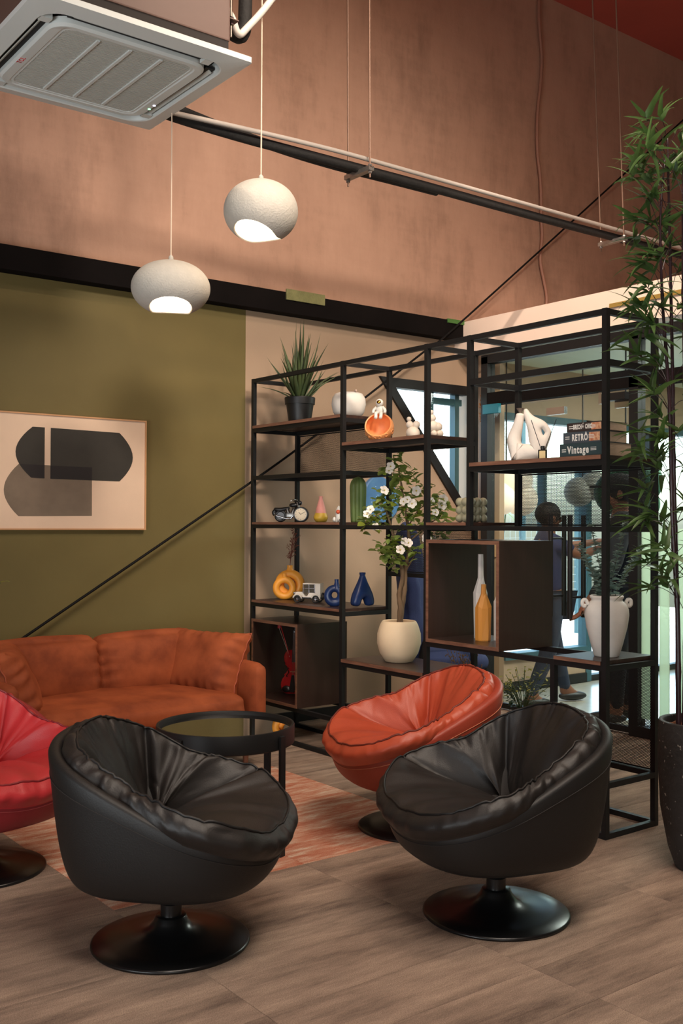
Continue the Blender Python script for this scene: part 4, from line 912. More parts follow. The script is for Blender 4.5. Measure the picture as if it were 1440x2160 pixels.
# urn with eucalyptus
t = thing('white_urn', 'white clay urn with two small curled ears at the right end', 'vase', (3.765, 2.945, .763), math.radians(-30))
MB().lathe([(.052, 0), (.056, .004), (.072, .06), (.090, .13), (.098, .185), (.096, .212), (.086, .234), (.073, .246), (.069, .25), (.069, .258), (.074, .262), (.075, .270), (.070, .274), (.062, .272), (.06, .25), (.07, .2), (0, .19)], 48).build('body', WHITE, t, auto=60)
for s in (-1, 1): MB().tube(bez([(s*.088, 0, .232), (s*.098, 0, .252), (s*.112, 0, .25), (s*.114, 0, .232), (s*.104, 0, .224), (s*.101, 0, .235)], 5), .0085, 10).build('ear', WHITE, t, True)
eu = thing('eucalyptus_stems', 'grey green eucalyptus stems standing in the white urn', 'plant', (3.765, 2.945, .96))
EUL = leaf_mat('eucalyptus', (150, 170, 158), (116, 138, 128), .6, .15); eum = leaf_mesh('leaflet', .034, .030, .2, .15, 4, lambda t: sin(PI*min(1, t*.93+.05))**.55); eum.materials.append(EUL)
for k, (dx, dy, h) in enumerate(((-.06, .10, .30), (-.02, .07, .39), (.03, .05, .30), (-.01, -.02, .22), (.06, -.05, .40), (.07, -.14, .30), (.02, .13, .24), (-.05, .02, .18))):
    pth = bez([(dx*.1, dy*.1, -.05), (dx*.3, dy*.3, h*.35), (dx*.7, dy*.7, h*.72), (dx*1.05, dy*1.05, h)], 7); st_ = MB().tube(pth, .0018, 5).build('stem', mat('euc_stem', (96, 92, 80), .7), eu)
    b = MB(); vv = [v.co.copy() for v in eum.vertices]; ff = [tuple(p.vertices) for p in eum.polygons]
    for i in range(6, len(pth)):
        for q_ in range(5):
            a = i*1.2+q_*PI/2+rnd.uniform(-.3, .3); s = rnd.uniform(.7, 1.15)*(1.1-.45*i/len(pth)); b.add(vv, ff, orient(pth[i]+Vector((0, 0, rnd.uniform(-.006, .006))), (cos(a), sin(a), rnd.uniform(.1, .7)), rnd.uniform(-.4, .4), s))
    o = b.build('foliage', EUL, st_, True); o['kind'] = 'stuff'
# violin
t = thing('violin', 'red toy violin leaning inside the dark lower cubby box', 'violin', (3.82, 5.47, .2495), math.radians(-48))
VR = mat('violin_red', (176, 36, 40), .22, coat=.4); VB = mat('violin_black', (20, 16, 16), .3)
half = [(0, 0), (.045, .002), (.070, .02), (.080, .055), (.074, .09), (.058, .112), (.062, .122), (.048, .135), (.042, .155), (.046, .175), (.060, .188), (.056, .195), (.064, .21), (.066, .24), (.054, .268), (.03, .28), (0, .282)]
hb = bez([(x, y, 0) for x, y in half], 3); poly = [(p.x, p.y) for p in hb]+[(-p.x, p.y) for p in reversed(hb[1:-1])]
vb = MB(); n = len(poly); vs = []; fs = []
rings = [(.985, -.006), (1, -.004), (1, -.034), (.985, -.036)]
cy = .14
for k, y in rings: vs += [(x*k, y, (z-cy)*k+cy) for x, z in poly]
for j in range(3):
    for i in range(n): k = (i+1) % n; fs.append((j*n+i, j*n+k, (j+1)*n+k, (j+1)*n+i))
for b_, y2, s in ((0, -.0, 1), (3, -.042, -1)):
    base = len(vs); vs += [(x*.6, y2, (z-cy)*.6+cy) for x, z in poly]; c = len(vs); vs.append((0, y2+.003*s, cy))
    for i in range(n): k = (i+1) % n; fs.append((b_*n+i, b_*n+k, base+k, base+i)); fs.append((base+i, base+k, c))
# belly faces -y: flip so belly is in front
Mv = T(0, -.012, .004) @ RX(-.16)
body = MB().add(vs, fs, Mv).build('body', VR, t, auto=50)
yb = -.045
MB().box((-.009, yb+.002, .27), (.009, yb+.02, .405), Mv).build('neck', VR, t)
MB().box((-.011, yb-.006, .20), (.011, yb+.002, .405), Mv, bev=.002).build('fingerboard', VB, t)
MB().prism([(-.008, .12), (.008, .12), (.019, .03), (.012, .01), (-.012, .01), (-.019, .03)], 'y', yb-.008, yb+.001, Mv).build('tailpiece', VB, t)
MB().ball((-.04, yb+.0, .03), (.030, .008, .022), 16, 8, Mv).build('chin_rest', VB, t, True)
MB().box((-.018, yb-.014, .138), (.018, yb+.002, .142), Mv).build('bridge', mat('maple', (176, 116, 70), .5), t)
MB().tube([Mv @ Vector(p) for p in bez([(0, yb+.008, .40), (0, yb+.006, .44), (0, yb+.016, .452), (0, yb+.022, .442), (0, yb+.014, .436)], 4)], .0085, 10).build('scroll', VB, t, True)
for s in (-1, 1):
    MB().tube([Mv @ Vector(p) for p in bez([(s*.030, yb+.0, .165), (s*.038, yb+.0, .158), (s*.030, yb+.0, .135), (s*.044, yb+.0, .115), (s*.036, yb+.0, .108)], 4)], .0028, 6).build('sound_hole', VB, body)
    for z in (.418, .432): MB().tube([Mv @ Vector((0, yb+.01, z)), Mv @ Vector((s*.028, yb+.01, z+.004))], .003, 6).build('peg', VB, t)
for x in (-.0045, -.0015, .0015, .0045): MB().tube([Mv @ Vector((x, yb-.009, .115)), Mv @ Vector((x*1.4, yb-.0145, .141)), Mv @ Vector((x*.8, yb-.0075, .405))], .0005, 4).build('string', CHROME, t)
bw_ = thing('violin_bow', 'red violin bow leaning across the violin strings', 'bow', (3.765, 5.48, .2495), math.radians(-48))
MB().tube(bez([(.035, -.045, .24), (.0, -.05, .36), (-.035, -.03, .455)], 5), .0035, 8).build('stick', VR, bw_, True); MB().tube([(.032, -.049, .25), (-.044, -.036, .44)], .0012, 5).build('hair', mat('bow_hair', (206, 190, 176), .7), bw_)
MB().box((-.05, -.042, .43), (-.034, -.022, .452), bev=.003).build('tip', VR, bw_)
# blue speckled wall plaque, switch
pl2 = tag(loft([[(x, -.0, z) for x, z in [(.16*cos(a)*(1+.10*cos(2*a+.5)), .175*sin(a)*(1+.06*cos(3*a))) for a in [2*PI*k/48 for k in range(48)]]], [(x, -.028, z) for x, z in [(.16*cos(a)*(1+.10*cos(2*a+.5)), .175*sin(a)*(1+.06*cos(3*a))) for a in [2*PI*k/48 for k in range(48)]]], [(x*.95, -.036, z*.95) for x, z in [(.16*cos(a)*(1+.10*cos(2*a+.5)), .175*sin(a)*(1+.06*cos(3*a))) for a in [2*PI*k/48 for k in range(48)]]]], True, True).build('wall_plaque', mat('plaque_blue', (84, 132, 176), .4, rgb2=(62, 106, 156), scale=5), None, loc=(4.775, YW, 1.525), auto=40), 'rounded light blue plaque with pale specks on the beige wall', 'plaque')
for k in range(16): a, r = rnd.uniform(0, 6.28), rnd.uniform(.02, .13); MB().lathe([(.0035, 0), (.0025, .001)], 8, T(r*cos(a), -.036, r*sin(a)) @ RX(PI/2), cap1=True).build('speck', mat('speck', (190, 216, 232), .5), pl2)
sw_ = thing('wall_switch', 'beige switch plate on the beige wall beside the glass front', 'switch', (5.67, 5.50, 1.167))
MB().box((-.012, -.043, -.06), (0, .043, .06), bev=.004).build('plate', mat('switch_beige', (196, 160, 122), .5), sw_); MB().lathe([(.006, 0), (.006, .004), (0, .005)], 12, T(-.012, 0, 0) @ RY(-PI/2)).build('button', mat('switch_beige', (196, 160, 122), .5), sw_)
# ------------------------------------------------------------------ flowering tree in the round pot
TB = Vector((3.78, 4.39, .58))
t = thing('flowering_tree', 'small artificial tree with white flowers in a round cream pot on the low shelf', 'plant', TB)
CREAMP = mat('cream_pot', (232, 208, 174), .7, bump=.06, bscale=30, var=.03)
MB().lathe([(.06, 0), (.078, .004), (.108, .05), (.124, .105), (.122, .16), (.108, .205), (.098, .224), (.092, .230), (.086, .226), (.09, .205), (0, .2)], 56).build('pot', CREAMP, t, auto=60)
PEB = mat('pebble', (172, 140, 118), .8, rand=.35)
pbm = MB().ball((0, 0, 0), (.0085, .007, .005), 8, 5).build('pebble', PEB, t, True, loc=(0, 0, .208))
for k in range(70):
    a, r = rnd.uniform(0, 2*PI), .088*math.sqrt(rnd.random()); o = link_mesh('pebble', pbm.data, t, T(r*cos(a), r*sin(a), .205+rnd.uniform(0, .006)) @ RZ(rnd.uniform(0, 3)) @ RX(rnd.uniform(-.5, .5)))
BARK = mat('bark', (134, 108, 80), .85, rgb2=(96, 76, 56), scale=22, stretch=(1, 1, .25), bump=.8, bscale=60)
def P_(px, y, c=0): a, b = (px-850)/390, (1312-y)/390; return rgt*a+Vector((0, 0, b+.205))+fwd*c
trunks = [[(850, 1322, 0), (853, 1275, 0), (850, 1245, 0), (857, 1205, -.01), (850, 1160, -.01), (838, 1120, 0), (820, 1060, .0), (800, 1040, -.01)],
          [(851, 1322, .01), (856, 1275, .015), (862, 1235, .01), (864, 1190, .02), (872, 1140, .01), (868, 1090, .01), (858, 1030, .0), (848, 970, 0)],
          [(868, 1100, .01), (885, 1070, .03), (905, 1050, .07), (940, 1035, .09)], [(870, 1130, .01), (895, 1110, .05), (925, 1085, .09), (955, 1075, .1)], [(862, 1200, .02), (880, 1165, .0), (887, 1150, -.02)], [(820, 1062, 0), (795, 1075, -.02), (775, 1095, -.03)], [(838, 1120, 0), (822, 1135, -.02), (805, 1155, -.03)]]
for k, tr in enumerate(trunks):
    pth = bez([P_(*q_) for q_ in tr], 6); r_a, r_b = ((.0175, .0045) if k < 2 else (.0055, .002)); n = len(pth)
    MB().tube(pth, [r_a+(r_b-r_a)*i/(n-1)*1.0+.0012*sin(i*1.7) for i in range(n)], 8).build('trunk' if k < 2 else 'branch', BARK, t, True)
LF = leaf_mat('tree_leaf', (148, 164, 88), (100, 122, 60), .4, .35); LF2 = leaf_mat('tree_leaf_young', (146, 158, 62), (116, 134, 50), .4, .3)
lm = leaf_mesh('leaf', .066, .036, .3, .25, 5, lambda u: (sin(PI*min(1, .06+u*.94))**.7)*(.75+.5*u)); lm.materials.append(LF)
lm2 = lm.copy(); lm2.materials.clear(); lm2.materials.append(LF2)
clus = [(845, 955, 0, 12, 16), (825, 972, 0, 7, 12), (862, 985, -.02, 9, 14), (885, 1010, 0, 8, 14), (840, 1015, 0, 9, 14), (862, 1045, 0, 14, 20), (835, 1050, -.03, 8, 14), (815, 1030, 0, 6, 10), (800, 1060, -.03, 8, 14), (780, 1085, -.03, 10, 14), (808, 1092, -.03, 10, 16), (855, 1085, -.02, 10, 20), (880, 1075, 0, 8, 16), (915, 1045, .06, 13, 18), (940, 1030, .09, 8, 14), (935, 1075, .09, 16, 20), (950, 1060, .1, 9, 14), (915, 1095, .08, 12, 18), (830, 1135, -.02, 16, 18), (808, 1150, -.03, 10, 14), (845, 1165, -.03, 12, 18), (835, 1180, -.02, 6, 12), (882, 1150, -.03, 5, 10), (925, 1122, .09, 9, 18), (950, 1115, .1, 6, 12)]
for px, y, c, n, sp_ in clus:
    for k in range(int(n*1.3)):
        a = rnd.uniform(0, 2*PI); e = rnd.uniform(-.5, .9); p = P_(px+rnd.gauss(0, sp_*.6), y+rnd.gauss(0, sp_*.6), c+rnd.gauss(0, .018))
        put_leaf('leaf', lm2 if rnd.random() < .22 else lm, t, p, (cos(a)*cos(e), sin(a)*cos(e), sin(e)), rnd.uniform(-.7, .7), rnd.uniform(.65, 1.15))
xt = MB()          # the small leaves packed behind the ones above
lv = [v.co.copy() for v in lm.vertices]; lfc = [tuple(p.vertices) for p in lm.polygons]
for px, y, c, n, sp_ in clus:
    for k in range(int(n*1.1)):
        a = rnd.uniform(0, 2*PI); e = rnd.uniform(-.4, .9); xt.add(lv, lfc, orient(P_(px+rnd.gauss(0, sp_*.75), y+rnd.gauss(0, sp_*.7), c+.02+rnd.gauss(0, .02)), (cos(a)*cos(e), sin(a)*cos(e), sin(e)), rnd.uniform(-.7, .7), rnd.uniform(.5, .9)))
xt.build('foliage', LF, t, True)['kind'] = 'stuff'
PET = mat('petal_white', (236, 228, 218), .6); FCEN = mat('flower_centre', (196, 176, 76), .7)
pb = MB()
for k in range(5):
    a = 2*PI*k/5; vs = []; fs = []
    for i in range(5):
        u = i/4; w = .011*sin(PI*(.12+u*.80))**.7; x = .003+.019*u; z = .010*u*(1.25-u)
        vs += [(x, -w, z+.003), (x, 0, z), (x, w, z+.003)]
    for i in range(4): b = 3*i; fs += [(b, b+1, b+4, b+3), (b+1, b+2, b+5, b+4)]
    pb.add(vs, fs, RZ(a) @ RX(.15))
pmesh = None
for px, y, c in ((829, 965, -.04), (826, 975, -.04), (815, 1018, -.05), (786, 1060, -.06), (778, 1070, -.06), (797, 1098, -.06), (885, 1018, -.04), (866, 1038, -.05), (858, 1042, -.05), (876, 1046, -.05), (930, 1065, .05), (922, 1040, .05), (948, 1035, .07), (850, 1147, -.06), (860, 1128, -.05), (868, 1132, -.05), (925, 1128, .06), (912, 1122, .06), (945, 1050, .07)):
    d = (-fwd+rgt*rnd.uniform(-.6, .6)+Vector((0, 0, rnd.uniform(-.2, .7)))).normalized(); M = d.to_track_quat('Z', 'Y').to_matrix().to_4x4() @ Matrix.Scale(rnd.uniform(1.0, 1.35), 4); M.translation = P_(px, y, c)
    if pmesh is None: f = pb.build('flower', PET, t, True); pmesh = f.data; f.matrix_basis = M; cn = MB().ball((0, 0, .005), .0035, 8, 6).build('flower_centre', FCEN, f); cmesh = cn.data
    else: f = link_mesh('flower', pmesh, t, M); link_mesh('flower_centre', cmesh, f)
# ------------------------------------------------------------------ tall bamboo
BB = Vector((3.62, 2.36, 0))
t = thing('potted_bamboo', 'tall artificial bamboo with dark purple canes in a speckled dark pot', 'plant', BB)
def speckle(name):
    M = mat(name, (44, 42, 42), .7, var=.25, scale=6, bump=.4, bscale=40); n = M.node_tree.nodes; l = M.node_tree.links; b = n['Principled BSDF']
    tx = n.new('ShaderNodeTexNoise'); tx.inputs['Scale'].default_value = 55; tx.inputs['Detail'].default_value = 5; tc = n.new('ShaderNodeTexCoord'); l.new(tc.outputs['Object'], tx.inputs[0])
    r = n.new('ShaderNodeValToRGB'); r.color_ramp.elements[0].position = .66; r.color_ramp.elements[1].position = .70; l.new(tx.outputs[0], r.inputs[0])
    mx = n.new('ShaderNodeMix'); mx.data_type = 'RGBA'; l.new(r.outputs[0], mx.inputs[0]); src = b.inputs['Base Color'].links[0].from_socket; l.new(src, mx.inputs[6]); mx.inputs[7].default_value = (*lin((170, 164, 156)), 1); l.new(mx.outputs[2], b.inputs['Base Color']); return M
MB().lathe([(.10, 0), (.108, .004), (.135, .08), (.165, .24), (.174, .42), (.172, .572), (.170, .580), (.158, .582), (.152, .575), (.150, .53), (0, .53)], 56).build('pot', speckle('speckled_pot'), t, auto=60)
st_m = mat('wood_chip', (150, 96, 64), .85, rand=.3); cb = MB().ball((0, 0, 0), (.02, .014, .010), 8, 5).build('wood_chip', st_m, t, True, loc=(-.05, 0, .54))
for k in range(80): a, r = rnd.uniform(0, 2*PI), .142*math.sqrt(rnd.random()); link_mesh('wood_chip', cb.data, t, T(r*cos(a), r*sin(a), .535+rnd.uniform(0, .014)) @ RZ(rnd.uniform(0, 3)))
CANE = mat('cane_purple', (54, 32, 38), .3, rgb2=(38, 22, 27), scale=4); BLF = leaf_mat('bamboo_leaf', (80, 108, 56), (48, 74, 38), .42, .22)
bl = [leaf_mesh('leaf', L, w, .35, cu, 7, lambda u: (min(1, u*7+.15)*(1-u)**.62*1.25)) for L, w, cu in ((.15, .021, .25), (.125, .018, .1), (.14, .024, .45))]
for m_ in bl: m_.materials.append(BLF)
def Q(px, y, c=0): return rgt*((px-1483.4)/529)+Vector((0, 0, (1108-y)/529+1.35))+fwd*c
canes = [[(1426, 1545, -.03), (1424, 1300, -.03), (1413, 1100, -.03), (1408, 850, -.02), (1397, 640, 0), (1392, 470, 0), (1405, 330, .02)], [(1434, 1545, .02), (1432, 1300, .02), (1427, 1050, .03), (1425, 800, .04), (1420, 560, .04), (1414, 380, .03), (1412, 285, .03)],
         [(1439, 1545, -.02), (1442, 1200, -.03), (1440, 900, -.03), (1436, 600, -.02), (1440, 350, 0)], [(1470, 1545, .05), (1468, 1100, .06), (1472, 700, .05), (1460, 400, .05)], [(1500, 1545, -.05), (1510, 1100, -.06), (1505, 700, -.05), (1520, 420, -.05)]]
nl = 0; rb = random.Random(21); bleaf = []
for ci, cn in enumerate(canes):
    pth = bez([Q(*q_) for q_ in cn], 12); n = len(pth); MB().tube(pth, [.0098-.0068*(i/n)**1.3+(.0018 if i % 7 == 0 else 0) for i in range(n)], 10).build('cane', CANE, t, True)
    tw = MB(); i = n//5 if ci < 3 else n//3
    while i < n-1:
        p = pth[i]
        for s in range(2 if ci < 3 else 1):
            dr = rb.choice((-1, -1, -1, 1)) if ci < 2 else rb.choice((-1, 1, 1)); a = rb.uniform(-1, 1)
            d = (rgt*dr*rb.uniform(.4, 1)+fwd*a*.8).normalized()*rb.uniform(.05, .15)+Vector((0, 0, rb.uniform(.03, .14)))
            tip = p+d; tw.tube(bez([p, p+d*.5+Vector((0, 0, .015)), tip], 3), .0014, 5)
            k = 6
            for q_ in range(k):
                b = rb.uniform(0, 2*PI); ld = (d.normalized()*.75+rgt*cos(b)*.8+fwd*sin(b)*.7+Vector((0, 0, rb.uniform(-.85, .55)))); lp = (rb.choice(bl), tip-d*rb.uniform(0, .25), ld, rb.uniform(-.8, .8), rb.uniform(.7, 1.12)); nl += 1; bleaf.append(lp)
        i += max(1, rb.choice((2, 3, 3, 4)) if ci < 3 else 5)
    o = tw.build('twig', CANE, t); o['kind'] = 'stuff'
bleaf.sort(key=lambda q: (q[1].dot(rgt)))      # the leaves that stand free of the crown, on the room side, are single parts
xt = MB()
for n_, (me, p, d, ro, s_) in enumerate(bleaf):
    if n_ < 290: put_leaf('leaf', me, t, p, d, ro, s_)
    else: xt.add([v.co.copy() for v in me.vertices], [tuple(q.vertices) for q in me.polygons], orient(p, d, ro, s_))
o = xt.build('foliage', BLF, t, True); o['kind'] = 'stuff'; print('bamboo leaves', len(bleaf))
# ------------------------------------------------------------------ things behind the shelf
def bushy(loc, lab, h, r, n, seed, col, tipc, name='potted_bush', potr=.10):
    q2 = random.Random(seed); t = thing(name, lab, 'plant', loc)
    MB().lathe([(potr*.75, 0), (potr, .18), (potr*.92, .18), (potr*.9, .16), (0, .16)], 28).build('pot', BLACKP, t, auto=40)
    sm_ = MB(); me = leaf_mesh('leaf', .045, .018, .2, .2, 3); me.materials.append(col); m2 = me.copy(); m2.materials.clear(); m2.materials.append(tipc)
    for k in range(n):
        a = q2.uniform(0, 2*PI); rr = r*q2.random()**.5; z = h*q2.uniform(.55, 1); tip = Vector((rr*cos(a), rr*sin(a), .16+z)); sm_.tube(bez([(0, 0, .15), (rr*.4*cos(a), rr*.4*sin(a), .16+z*.6), tip], 3), .0016, 4)
        for j in range(8): b = q2.uniform(0, 2*PI); u = j/7; put_leaf('leaf', m2 if u < .3 else me, t, tip*(1-u*.35)+Vector((q2.gauss(0, .012), q2.gauss(0, .012), 0)), (cos(b), sin(b), q2.uniform(-.1, .9)), q2.uniform(-.5, .5), q2.uniform(.6, 1.1))
    o = sm_.build('stem', mat('green_stem', (70, 84, 48), .7), t); o['kind'] = 'stuff'; return t
BUSH = leaf_mat('bush_leaf', (52, 78, 44), (34, 56, 34), .5, .15); BTIP = leaf_mat('bush_tip', (158, 150, 66), (126, 128, 52), .5, .2)
bushy((4.68, 4.28, 0), 'dark green bushy plant with yellow tips between the orange chair and the black chair', .34, .17, 34, 3, BUSH, BTIP)
t = thing('dried_plant', 'wispy dry brown plant in a pot behind the low shelf', 'plant', (4.47, 4.56, 0))
MB().lathe([(.07, 0), (.09, .22), (.08, .22), (.08, .2), (0, .2)], 24).build('pot', BLACKP, t, auto=40); b = MB(); DRY = mat('dry_stem', (108, 84, 56), .8)
for k in range(30):
    a = rnd.uniform(0, 2*PI); r_ = rnd.uniform(.02, .13); e = Vector((r_*cos(a), r_*sin(a), rnd.uniform(.38, .60))); pth = bez([(0, 0, .18), (e.x*.3, e.y*.3, e.z*.6), e], 4); b.tube(pth, .0014, 4)
    for j in range(8): c = pth[-1-j//2]+Vector((rnd.gauss(0, .012), rnd.gauss(0, .012), rnd.gauss(0, .012))); b.ball(c, (.004, .004, .006), 6, 4)
o = b.build('stem', DRY, t); o['kind'] = 'stuff'
t = thing('red_extinguisher', 'red fire extinguisher standing low behind the right black chair', 'fire extinguisher', (3.785, 3.035, 0))
MB().lathe([(.055, 0), (.062, .006), (.062, .30), (.055, .335), (.03, .36), (.022, .37), (.022, .385)], 32, cap1=True).build('cylinder', mat('extinguisher_red', (176, 22, 26), .3), t, auto=50)
MB().box((-.012, -.02, .385), (.012, .05, .41), bev=.003).build('valve', BLACKP, t); MB().tube(bez([(0, .03, .40), (.05, .06, .36), (.066, .03, .25), (.068, .0, .12)], 5), .007, 8).build('hose', BLACKP, t, True)
# blue high-backed chair between shelf and glass
t = thing('blue_armchair', 'blue high backed chair turned sideways behind the flowering tree, mostly hidden', 'chair', (4.62, 4.93, 0), heading(1, -.02))
BLU = mat('blue_fabric', (54, 68, 112), .85, bump=.2, bscale=200, var=.06)
b_ = softbox((-.22, -.06, -.42), (.22, .06, .42), (.02, .035, .03), .055, 14, .006, 3)
for i, v in enumerate(b_.v): b_.v[i] = T(0, -.20, .92) @ RX(.10) @ v
b_.build('backrest', BLU, t, True)
softbox((-.23, -.18, .42), (.23, .26, .53), (.02, .03, .03), .05, 10).build('seat', BLU, t, True)
for sg in (-1, 1): MB().tube(bez([(sg*.24, -.16, .45), (sg*.26, -.1, .66), (sg*.26, .12, .68), (sg*.24, .18, .48)], 5), .018, 8).build('armrest', BLACKP, t, True)
MB().lathe([(.025, .06), (.025, .42)], 14, cap1=True).build('column', BLACKP, t, auto=40)
for k in range(5): a = k*2*PI/5+.5; MB().tube([(.0, 0, .1), (.27*cos(a), .27*sin(a), .03)], .016, 8).ball((.27*cos(a), .27*sin(a), .025), .025, 10, 8).build('leg', BLACKP, t)
# pampas duster
t = thing('pampas_stem', 'orange dyed pampas plume on a pale stick leaning in the corner', 'decoration', (5.60, 5.54, 0))
MB().tube([(0, .05, 0), (.01, -.015, 2.12)], .012, 8).build('stick', mat('pale_stick', (206, 180, 142), .6), t)
b = MB(); q2 = random.Random(4)
for k in range(150):
    z = q2.random(); c = Vector((.01, -.017, 2.07+.30*z)); a = q2.uniform(0, 2*PI); R = .045*sin(PI*min(1, .15+z*.85))**.6+.008; b.tube([c, c+Vector((R*cos(a), R*sin(a), q2.uniform(.01, .05)))], [.006, .002], 5)
b.lathe([(.012, 2.06), (.03, 2.12), (.034, 2.25), (.012, 2.38)], 14, T(.01, -.017, 0)).build('plume', mat('pampas_orange', (190, 118, 56), .9, var=.3, scale=30), t)['kind'] = 'stuff'
# leafy plant peeping in at the left edge
t = thing('corner_plant', 'leafy green plant whose tip shows at the left edge beside the olive wall', 'plant', (1.46, 5.50, 0))
MB().lathe([(.09, 0), (.12, .26), (.11, .26), (.11, .24), (0, .24)], 28).build('pot', BLACKP, t, auto=40)
me = leaf_mesh('leaf', .085, .04, .2, .3, 4); me.materials.append(leaf_mat('corner_leaf', (168, 180, 84), (136, 156, 64), .4, .3))
b = MB()
for k in range(6):
    a = rnd.uniform(0, 2*PI); e = Vector((.2*cos(a)*.6, .12*sin(a), rnd.uniform(.6, 1.0))); 
    if k == 0: e = Vector((.44, -.04, 1.03))
    pth = bez([(0, 0, .22), (e.x*.3, e.y*.3, e.z*.6), e], 4); b.tube(pth, .004, 6)
    for j in range(6): c = pth[-1-j]; an = rnd.uniform(0, 2*PI); put_leaf('leaf', me, t, c, (cos(an), sin(an), rnd.uniform(0, .6)), 0, rnd.uniform(.7, 1.05))
b.build('stem', mat('green_stem', (70, 84, 48), .7), t)
# bulbous lamps behind the glass
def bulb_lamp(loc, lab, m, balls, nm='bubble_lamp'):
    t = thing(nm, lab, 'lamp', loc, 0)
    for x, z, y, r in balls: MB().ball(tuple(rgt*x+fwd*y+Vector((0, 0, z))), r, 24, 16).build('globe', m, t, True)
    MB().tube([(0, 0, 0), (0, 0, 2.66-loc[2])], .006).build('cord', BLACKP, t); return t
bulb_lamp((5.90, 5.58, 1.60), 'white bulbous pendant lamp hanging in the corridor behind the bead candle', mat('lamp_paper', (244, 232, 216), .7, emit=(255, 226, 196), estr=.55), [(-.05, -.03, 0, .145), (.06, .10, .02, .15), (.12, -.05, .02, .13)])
bulb_lamp((6.25, 4.72, 1.62), 'dark green bulbous pendant lamp seen through the right perforated panel', mat('lamp_green', (34, 84, 62), .7), [(-.07, -.03, 0, .16), (.10, .05, .0, .17), (.12, -.11, .0, .13), (.02, .12, .02, .13)])
bulb_lamp((6.62, 5.42, 1.62), 'pale grey bulbous pendant lamp beside the dark haired person', mat('lamp_grey', (168, 166, 158), .7), [(-.03, 0, 0, .12), (.09, .05, .0, .12)])
# outdoor plants
def cluster(loc, lab, h, seed, n=40):
    q2 = random.Random(seed); t = thing('garden_bamboo', lab, 'plant', loc); b = MB()
    for k in range(9):
        x, y = q2.uniform(-.4, .4), q2.uniform(-.2, .2); pth = bez([(x, y, 0), (x*1.2, y, h*.5), (x*1.5+q2.uniform(-.2, .2), y, h)], 6); b.tube(pth, .008, 6)
        for j in range(n//9+2): p = pth[q2.randint(4, len(pth)-1)]; a = q2.uniform(0, 2*PI); put_leaf('leaf', gm, t, p, (cos(a), sin(a), q2.uniform(-.6, .5)), q2.uniform(-.5, .5), q2.uniform(.8, 1.6))
    b.build('stem', mat('green_stem', (70, 84, 48), .7), t); return t
gm = leaf_mesh('leaf', .2, .03, .3, .4, 5, lambda u: (min(1, u*7+.15)*(1-u)**.62*1.25)); gm.materials.append(leaf_mat('garden_leaf', (126, 160, 70), (84, 124, 50), .45, .35))
cluster((5.6, 6.9, -.12), 'bright green bamboo outside the slanted window', 2.2, 2, 90); cluster((7.0, 7.4, -.12), 'bright green bamboo outside the low window behind the glass front', 1.9, 5, 110); cluster((7.9, 7.9, -.12), 'bright green bamboo farther right outside the glass wall', 1.7, 9, 60)
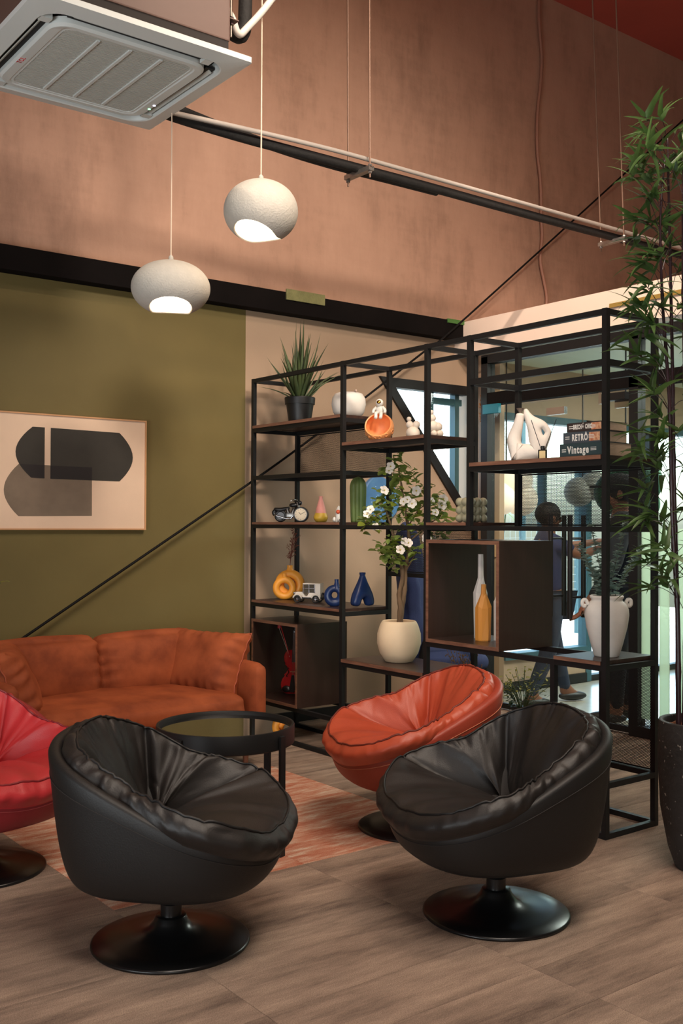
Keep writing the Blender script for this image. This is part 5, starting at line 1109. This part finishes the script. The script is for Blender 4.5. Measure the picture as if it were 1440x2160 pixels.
# ------------------------------------------------------------------ people in the corridor
SKIN = mat('skin_brown', (122, 78, 58), .55); HAIR = mat('hair_black', (22, 17, 15), .6, bump=.4, bscale=80)
def person(loc, rz, H, lab, pose, shirt, trousers, shoe, sleeve, cap=None):
    t = thing('person', lab, 'person', loc, rz)
    s = H; J = dict(pelvis=(0, 0, .53), belly=(0, .005, .61), chest=(0, 0, .73), neck=(0, 0, .83), throat=(0, .006, .862), head=(0, .012, .925), crown=(0, 0, .965), chin=(0, .035, .885))
    for k, sg in (('L', -1), ('R', 1)):
        J['sh'+k] = (sg*.098, 0, .805); J['hip'+k] = (sg*.052, 0, .51)
        J['kn'+k], J['an'+k] = pose['leg'+k]; J['el'+k], J['wr'+k] = pose['arm'+k]
        J['heel'+k] = (J['an'+k][0], J['an'+k][1]-.015, .018); J['toe'+k] = (J['an'+k][0], J['an'+k][1]+.10, .016)
    V = {k: Vector(v)*s for k, v in J.items()}
    R = dict(pelvis=(.085, .062), belly=(.074, .055), chest=(.088, .06), neck=.036, throat=.032, head=.052, crown=.040, chin=.030, shL=.042, shR=.042, hipL=.055, hipR=.055, knL=.036, knR=.036, anL=.023, anR=.023, elL=.026, elR=.026, wrL=.018, wrR=.018, heelL=.022, heelR=.022, toeL=.018, toeR=.018)
    E_ = [('pelvis', 'belly'), ('belly', 'chest'), ('chest', 'neck'), ('neck', 'throat'), ('throat', 'head'), ('head', 'crown'), ('head', 'chin')]
    for k in 'LR': E_ += [('chest', 'sh'+k), ('sh'+k, 'el'+k), ('el'+k, 'wr'+k), ('pelvis', 'hip'+k), ('hip'+k, 'kn'+k), ('kn'+k, 'an'+k), ('an'+k, 'heel'+k), ('an'+k, 'toe'+k)]
    nd = {k: (V[k], tuple(x*s for x in R[k]) if isinstance(R[k], tuple) else R[k]*s) for k in R}
    for k in 'LR':
        d = (V['wr'+k]-V['el'+k]).normalized(); sd = d.cross(Vector((0, 0, 1)) if abs(d.z) < .8 else Vector((0, 1, 0))).normalized(); pl_ = V['wr'+k]+d*.05*s; nd['palm'+k] = (pl_, .018*s); E_.append(('wr'+k, 'palm'+k)); cv_ = sd.cross(d)*.012*s
        for f, (o_, L) in enumerate(((-.018, .046), (-.006, .054), (.006, .050), (.017, .040))):
            a = pl_+sd*o_*s+d*.02*s; nd['f%d%s' % (f, k)] = (a, .0075*s); nd['g%d%s' % (f, k)] = (a+d*L*.5*s+cv_*.5, .0062*s); nd['h%d%s' % (f, k)] = (a+d*L*.9*s+cv_*1.6, .005*s); E_ += [('palm'+k, 'f%d%s' % (f, k)), ('f%d%s' % (f, k), 'g%d%s' % (f, k)), ('g%d%s' % (f, k), 'h%d%s' % (f, k))]
        a = V['wr'+k]+d*.025*s-sd*.02*s; nd['t0'+k] = (a, .008*s); nd['t1'+k] = (a+d*.03*s-sd*.012*s, .006*s); E_ += [('palm'+k, 't0'+k), ('t0'+k, 't1'+k)]
    body = skin('body', nd, E_, 'pelvis', SKIN, t, 2)
    def cloth(nm, keys, ed, root, m, gr, cuts={}):
        n2 = {k: (cuts.get(k, V[k]), tuple(x*s*gr for x in R[k]) if isinstance(R[k], tuple) else R[k]*s*gr) for k in keys}; return skin(nm, n2, ed, root, m, t, 2)
    sk = ['pelvis', 'belly', 'chest', 'neck', 'shL', 'shR', 'elL', 'elR']; se = [('pelvis', 'belly'), ('belly', 'chest'), ('chest', 'neck'), ('chest', 'shL'), ('chest', 'shR'), ('shL', 'elL'), ('shR', 'elR')]; cuts = {'neck': V['neck']-Vector((0, 0, .01*s))}
    if sleeve == 'long': sk += ['wrL', 'wrR']; se += [('elL', 'wrL'), ('elR', 'wrR')]
    else:
        for k in 'LR': cuts['el'+k] = V['sh'+k].lerp(V['el'+k], .8)
    cloth('shirt', sk, se, 'chest', shirt, 1.22, cuts)
    cloth('trousers', ['pelvis', 'hipL', 'hipR', 'knL', 'knR', 'anL', 'anR'], [('pelvis', 'hipL'), ('pelvis', 'hipR'), ('hipL', 'knL'), ('hipR', 'knR'), ('knL', 'anL'), ('knR', 'anR')], 'pelvis', trousers, 1.26)
    for k in 'LR': MB().ball(tuple(V['an'+k]*1+Vector((0, .035*s, 0))-Vector((0, 0, V['an'+k].z-.024*s))), (.030*s, .078*s, .024*s), 16, 10).build('shoe', shoe, t, True)
    hc = Vector((0, .008, .935))*s
    MB().ball(tuple(hc+Vector((0, -.008, .010))*s), (.058*s, .066*s, .060*s), 24, 16).build('hair', HAIR, t, True)
    for sg in (-1, 1):
        MB().ball((sg*.020*s, .060*s, .925*s), .007*s, 10, 8).build('eye', mat('eye_dark', (30, 24, 22), .2), t, True); MB().ball((sg*.056*s, .006*s, .918*s), (.007*s, .012*s, .018*s), 10, 8).build('ear', SKIN, t, True)
    MB().tube([(0, .058*s, .928*s), (0, .072*s, .908*s), (0, .060*s, .903*s)], [.006*s, .010*s, .007*s], 8).build('nose', SKIN, t, True); MB().box((-.018*s, .058*s, .884*s), (.018*s, .066*s, .890*s), bev=.002).build('mouth', mat('lip', (120, 62, 54), .5), t)
    if cap:
        MB().ball(tuple(hc+Vector((0, -.002, .022))*s), (.063*s, .072*s, .052*s), 24, 12).build('cap', cap, t, True); MB().box((-.045*s, .05*s, .948*s), (.045*s, .125*s, .955*s), bev=.003).build('cap_brim', cap, t)
    return t
NAVY = mat('navy_cotton', (38, 46, 84), .9, bump=.15, bscale=60); JEAN = mat('dark_denim', (40, 48, 66), .9, bump=.15, bscale=60); BLKC = mat('black_cotton', (24, 23, 25), .9, bump=.15, bscale=60); SHOE = mat('shoe_black', (24, 22, 22), .5)
person((5.97, 5.22, 0), heading(1, .25), 1.52, 'person in a navy shirt and dark jeans reaching out an arm behind the glass', dict(legL=((-.065, .07, .29), (-.075, .14, .045)), legR=((.06, -.02, .27), (.07, -.13, .045)), armL=((-.13, .13, .775), (-.10, .29, .80)), armR=((.14, .10, .74), (.12, .27, .79))), NAVY, JEAN, SHOE, 'short')
person((5.87, 4.47, 0), heading(-1, .25), 1.70, 'person in black clothes and a dark cap standing behind the glass door', dict(legL=((-.055, .015, .28), (-.06, .02, .045)), legR=((.055, .0, .28), (.06, -.03, .045)), armL=((-.135, .03, .63), (-.12, .12, .50)), armR=((.135, -.02, .63), (.14, .05, .49))), BLKC, BLKC, SHOE, 'long', BLKC)
